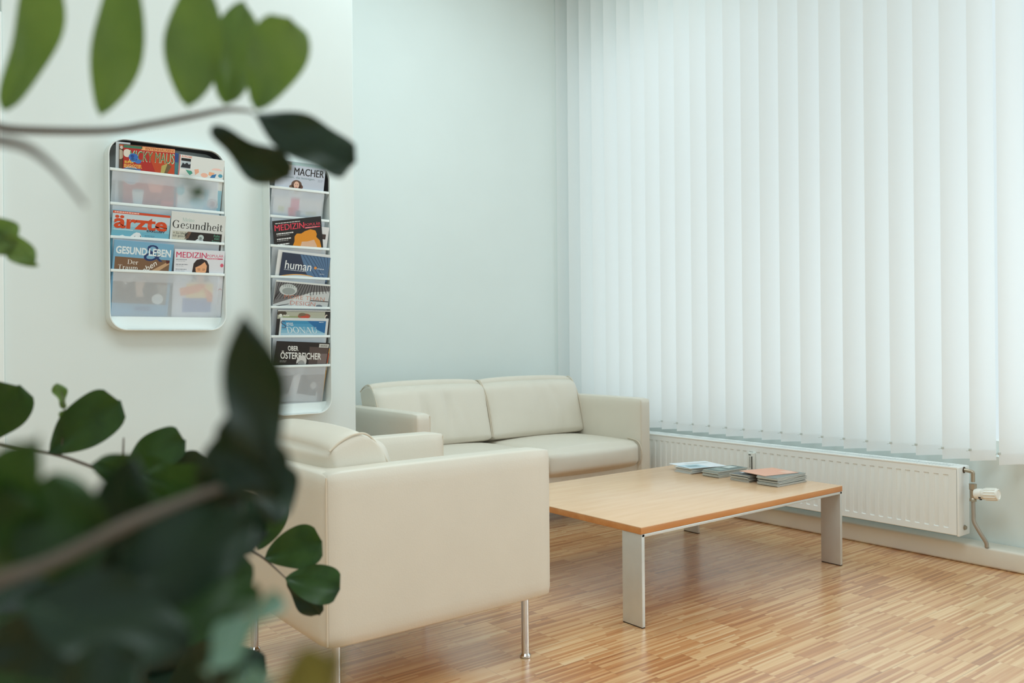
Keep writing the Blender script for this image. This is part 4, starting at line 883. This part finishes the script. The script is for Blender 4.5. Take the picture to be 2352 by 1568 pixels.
def stem_obj(pts, rr):
    bm = bmesh.new(); P = bez([Vector(p)-base for p in pts], 6)
    rad_ = []
    for i in range(len(P)):
        t = i/6; k = min(int(t), len(rr)-2); f = t-k
        rad_.append(rr[k]*(1-f)+rr[k+1]*f)
    tube(bm, P, [q*0.75 for q in rad_], 8); link_mesh('stem', bm, stem_m, plant)
for pts, rr in STEMS: stem_obj(pts, rr)
for pts, rr in (
    ([(.05, .74, .33), (.035, .715, .7), (.03, .69, 1.0), (.058, .677, 1.160)], [.011, .009, .006, .0036]),
    ([(.04, .75, .33), (.02, .80, .6), (.02, .95, .82), (.068, 1.112, .901)], [.009, .007, .005, .003]),
    ([(.06, .75, .33), (.12, .84, .5), (.22, .93, .66), (.283, .983, .780)], [.009, .007, .005, .004]),
    ([(.07, .75, .33), (.16, .90, .5), (.28, 1.04, .66), (.355, 1.117, .763)], [.009, .007, .005, .004]),
    ([(.035, .715, .70), (.022, .60, .80), (.02, .48, .86), (.032, .431, .892)], [.007, .006, .005, .0034]),
    ([(.033, .70, .85), (.03, .62, 1.0), (.03, .56, 1.07), (.051, .53, 1.113)], [.006, .005, .004, .0035]),
    ([(.033, .70, .90), (.03, .78, 1.0), (.04, .86, 1.06), (.062, .889, 1.092)], [.005, .005, .004, .003])):
    stem_obj(pts, rr)
LM = [leaf_material('leaf_mid_green', (26, 50, 26), (50, 80, 34), 0.16, (60, 100, 26)),
      leaf_material('leaf_backlit_young_green', (74, 102, 50), (112, 138, 74), 0.32, (110, 140, 60)),  # backlight on the top leaves put into the colour; sprouts share it
      leaf_material('leaf_shaded_green', (14, 34, 24), (28, 52, 30), 0.08, (40, 70, 24)),  # shade on the darker leaves put into the colour
      leaf_material('leaf_pale_grey_green', (96, 128, 112), (134, 164, 150), 0.15, (110, 150, 90)),  # paler grey-green than the other leaves
      leaf_material('leaf_olive', (84, 76, 40), (110, 104, 60), 0.35, (130, 120, 50))]
def leaf_profile(t, kind):
    if kind == 0: return (max(0, t)**0.75)*(max(0, 1-t)**0.36)/0.555
    if kind == 1: return max(0, math.sin(PI*t**0.9))**0.9
    return max(0, math.sin(PI*t**1.05))**0.62
for row in LEAVES:
    B = Vector(row[0:3])-base; T = Vector(row[3:6])-base; n = Vector(row[6:9]).normalized()
    wd, cup, bend, mi_, kind, sweep = row[9], row[10], row[11], int(row[12]), int(row[13]), row[14]
    a = T-B; ln = a.length; a.normalize(); s = a.cross(n).normalized(); n = s.cross(a)
    bm = bmesh.new(); NU, NV = 18, 8; g = []
    for i in range(NU+1):
        t = i/NU; half = wd/2*leaf_profile(t, kind)+0.0004
        r = []
        for j in range(NV+1):
            q = j/NV*2-1
            groove = -0.035*wd*math.exp(-(q/0.10)**2)
            hgt = cup*half*2*(q*q)*0.5+groove+bend*(t*t)+0.004*math.sin(9*t+q*2)*abs(q)
            r.append(bm.verts.new(B+a*(ln*t)+s*(half*q+sweep*math.sin(PI*t))+n*hgt))
        g.append(r)
    for i in range(NU):
        for j in range(NV): bm.faces.new((g[i][j], g[i][j+1], g[i+1][j+1], g[i+1][j]))
    lf = link_mesh('leaf', bm, LM[mi_], plant, True, 180)
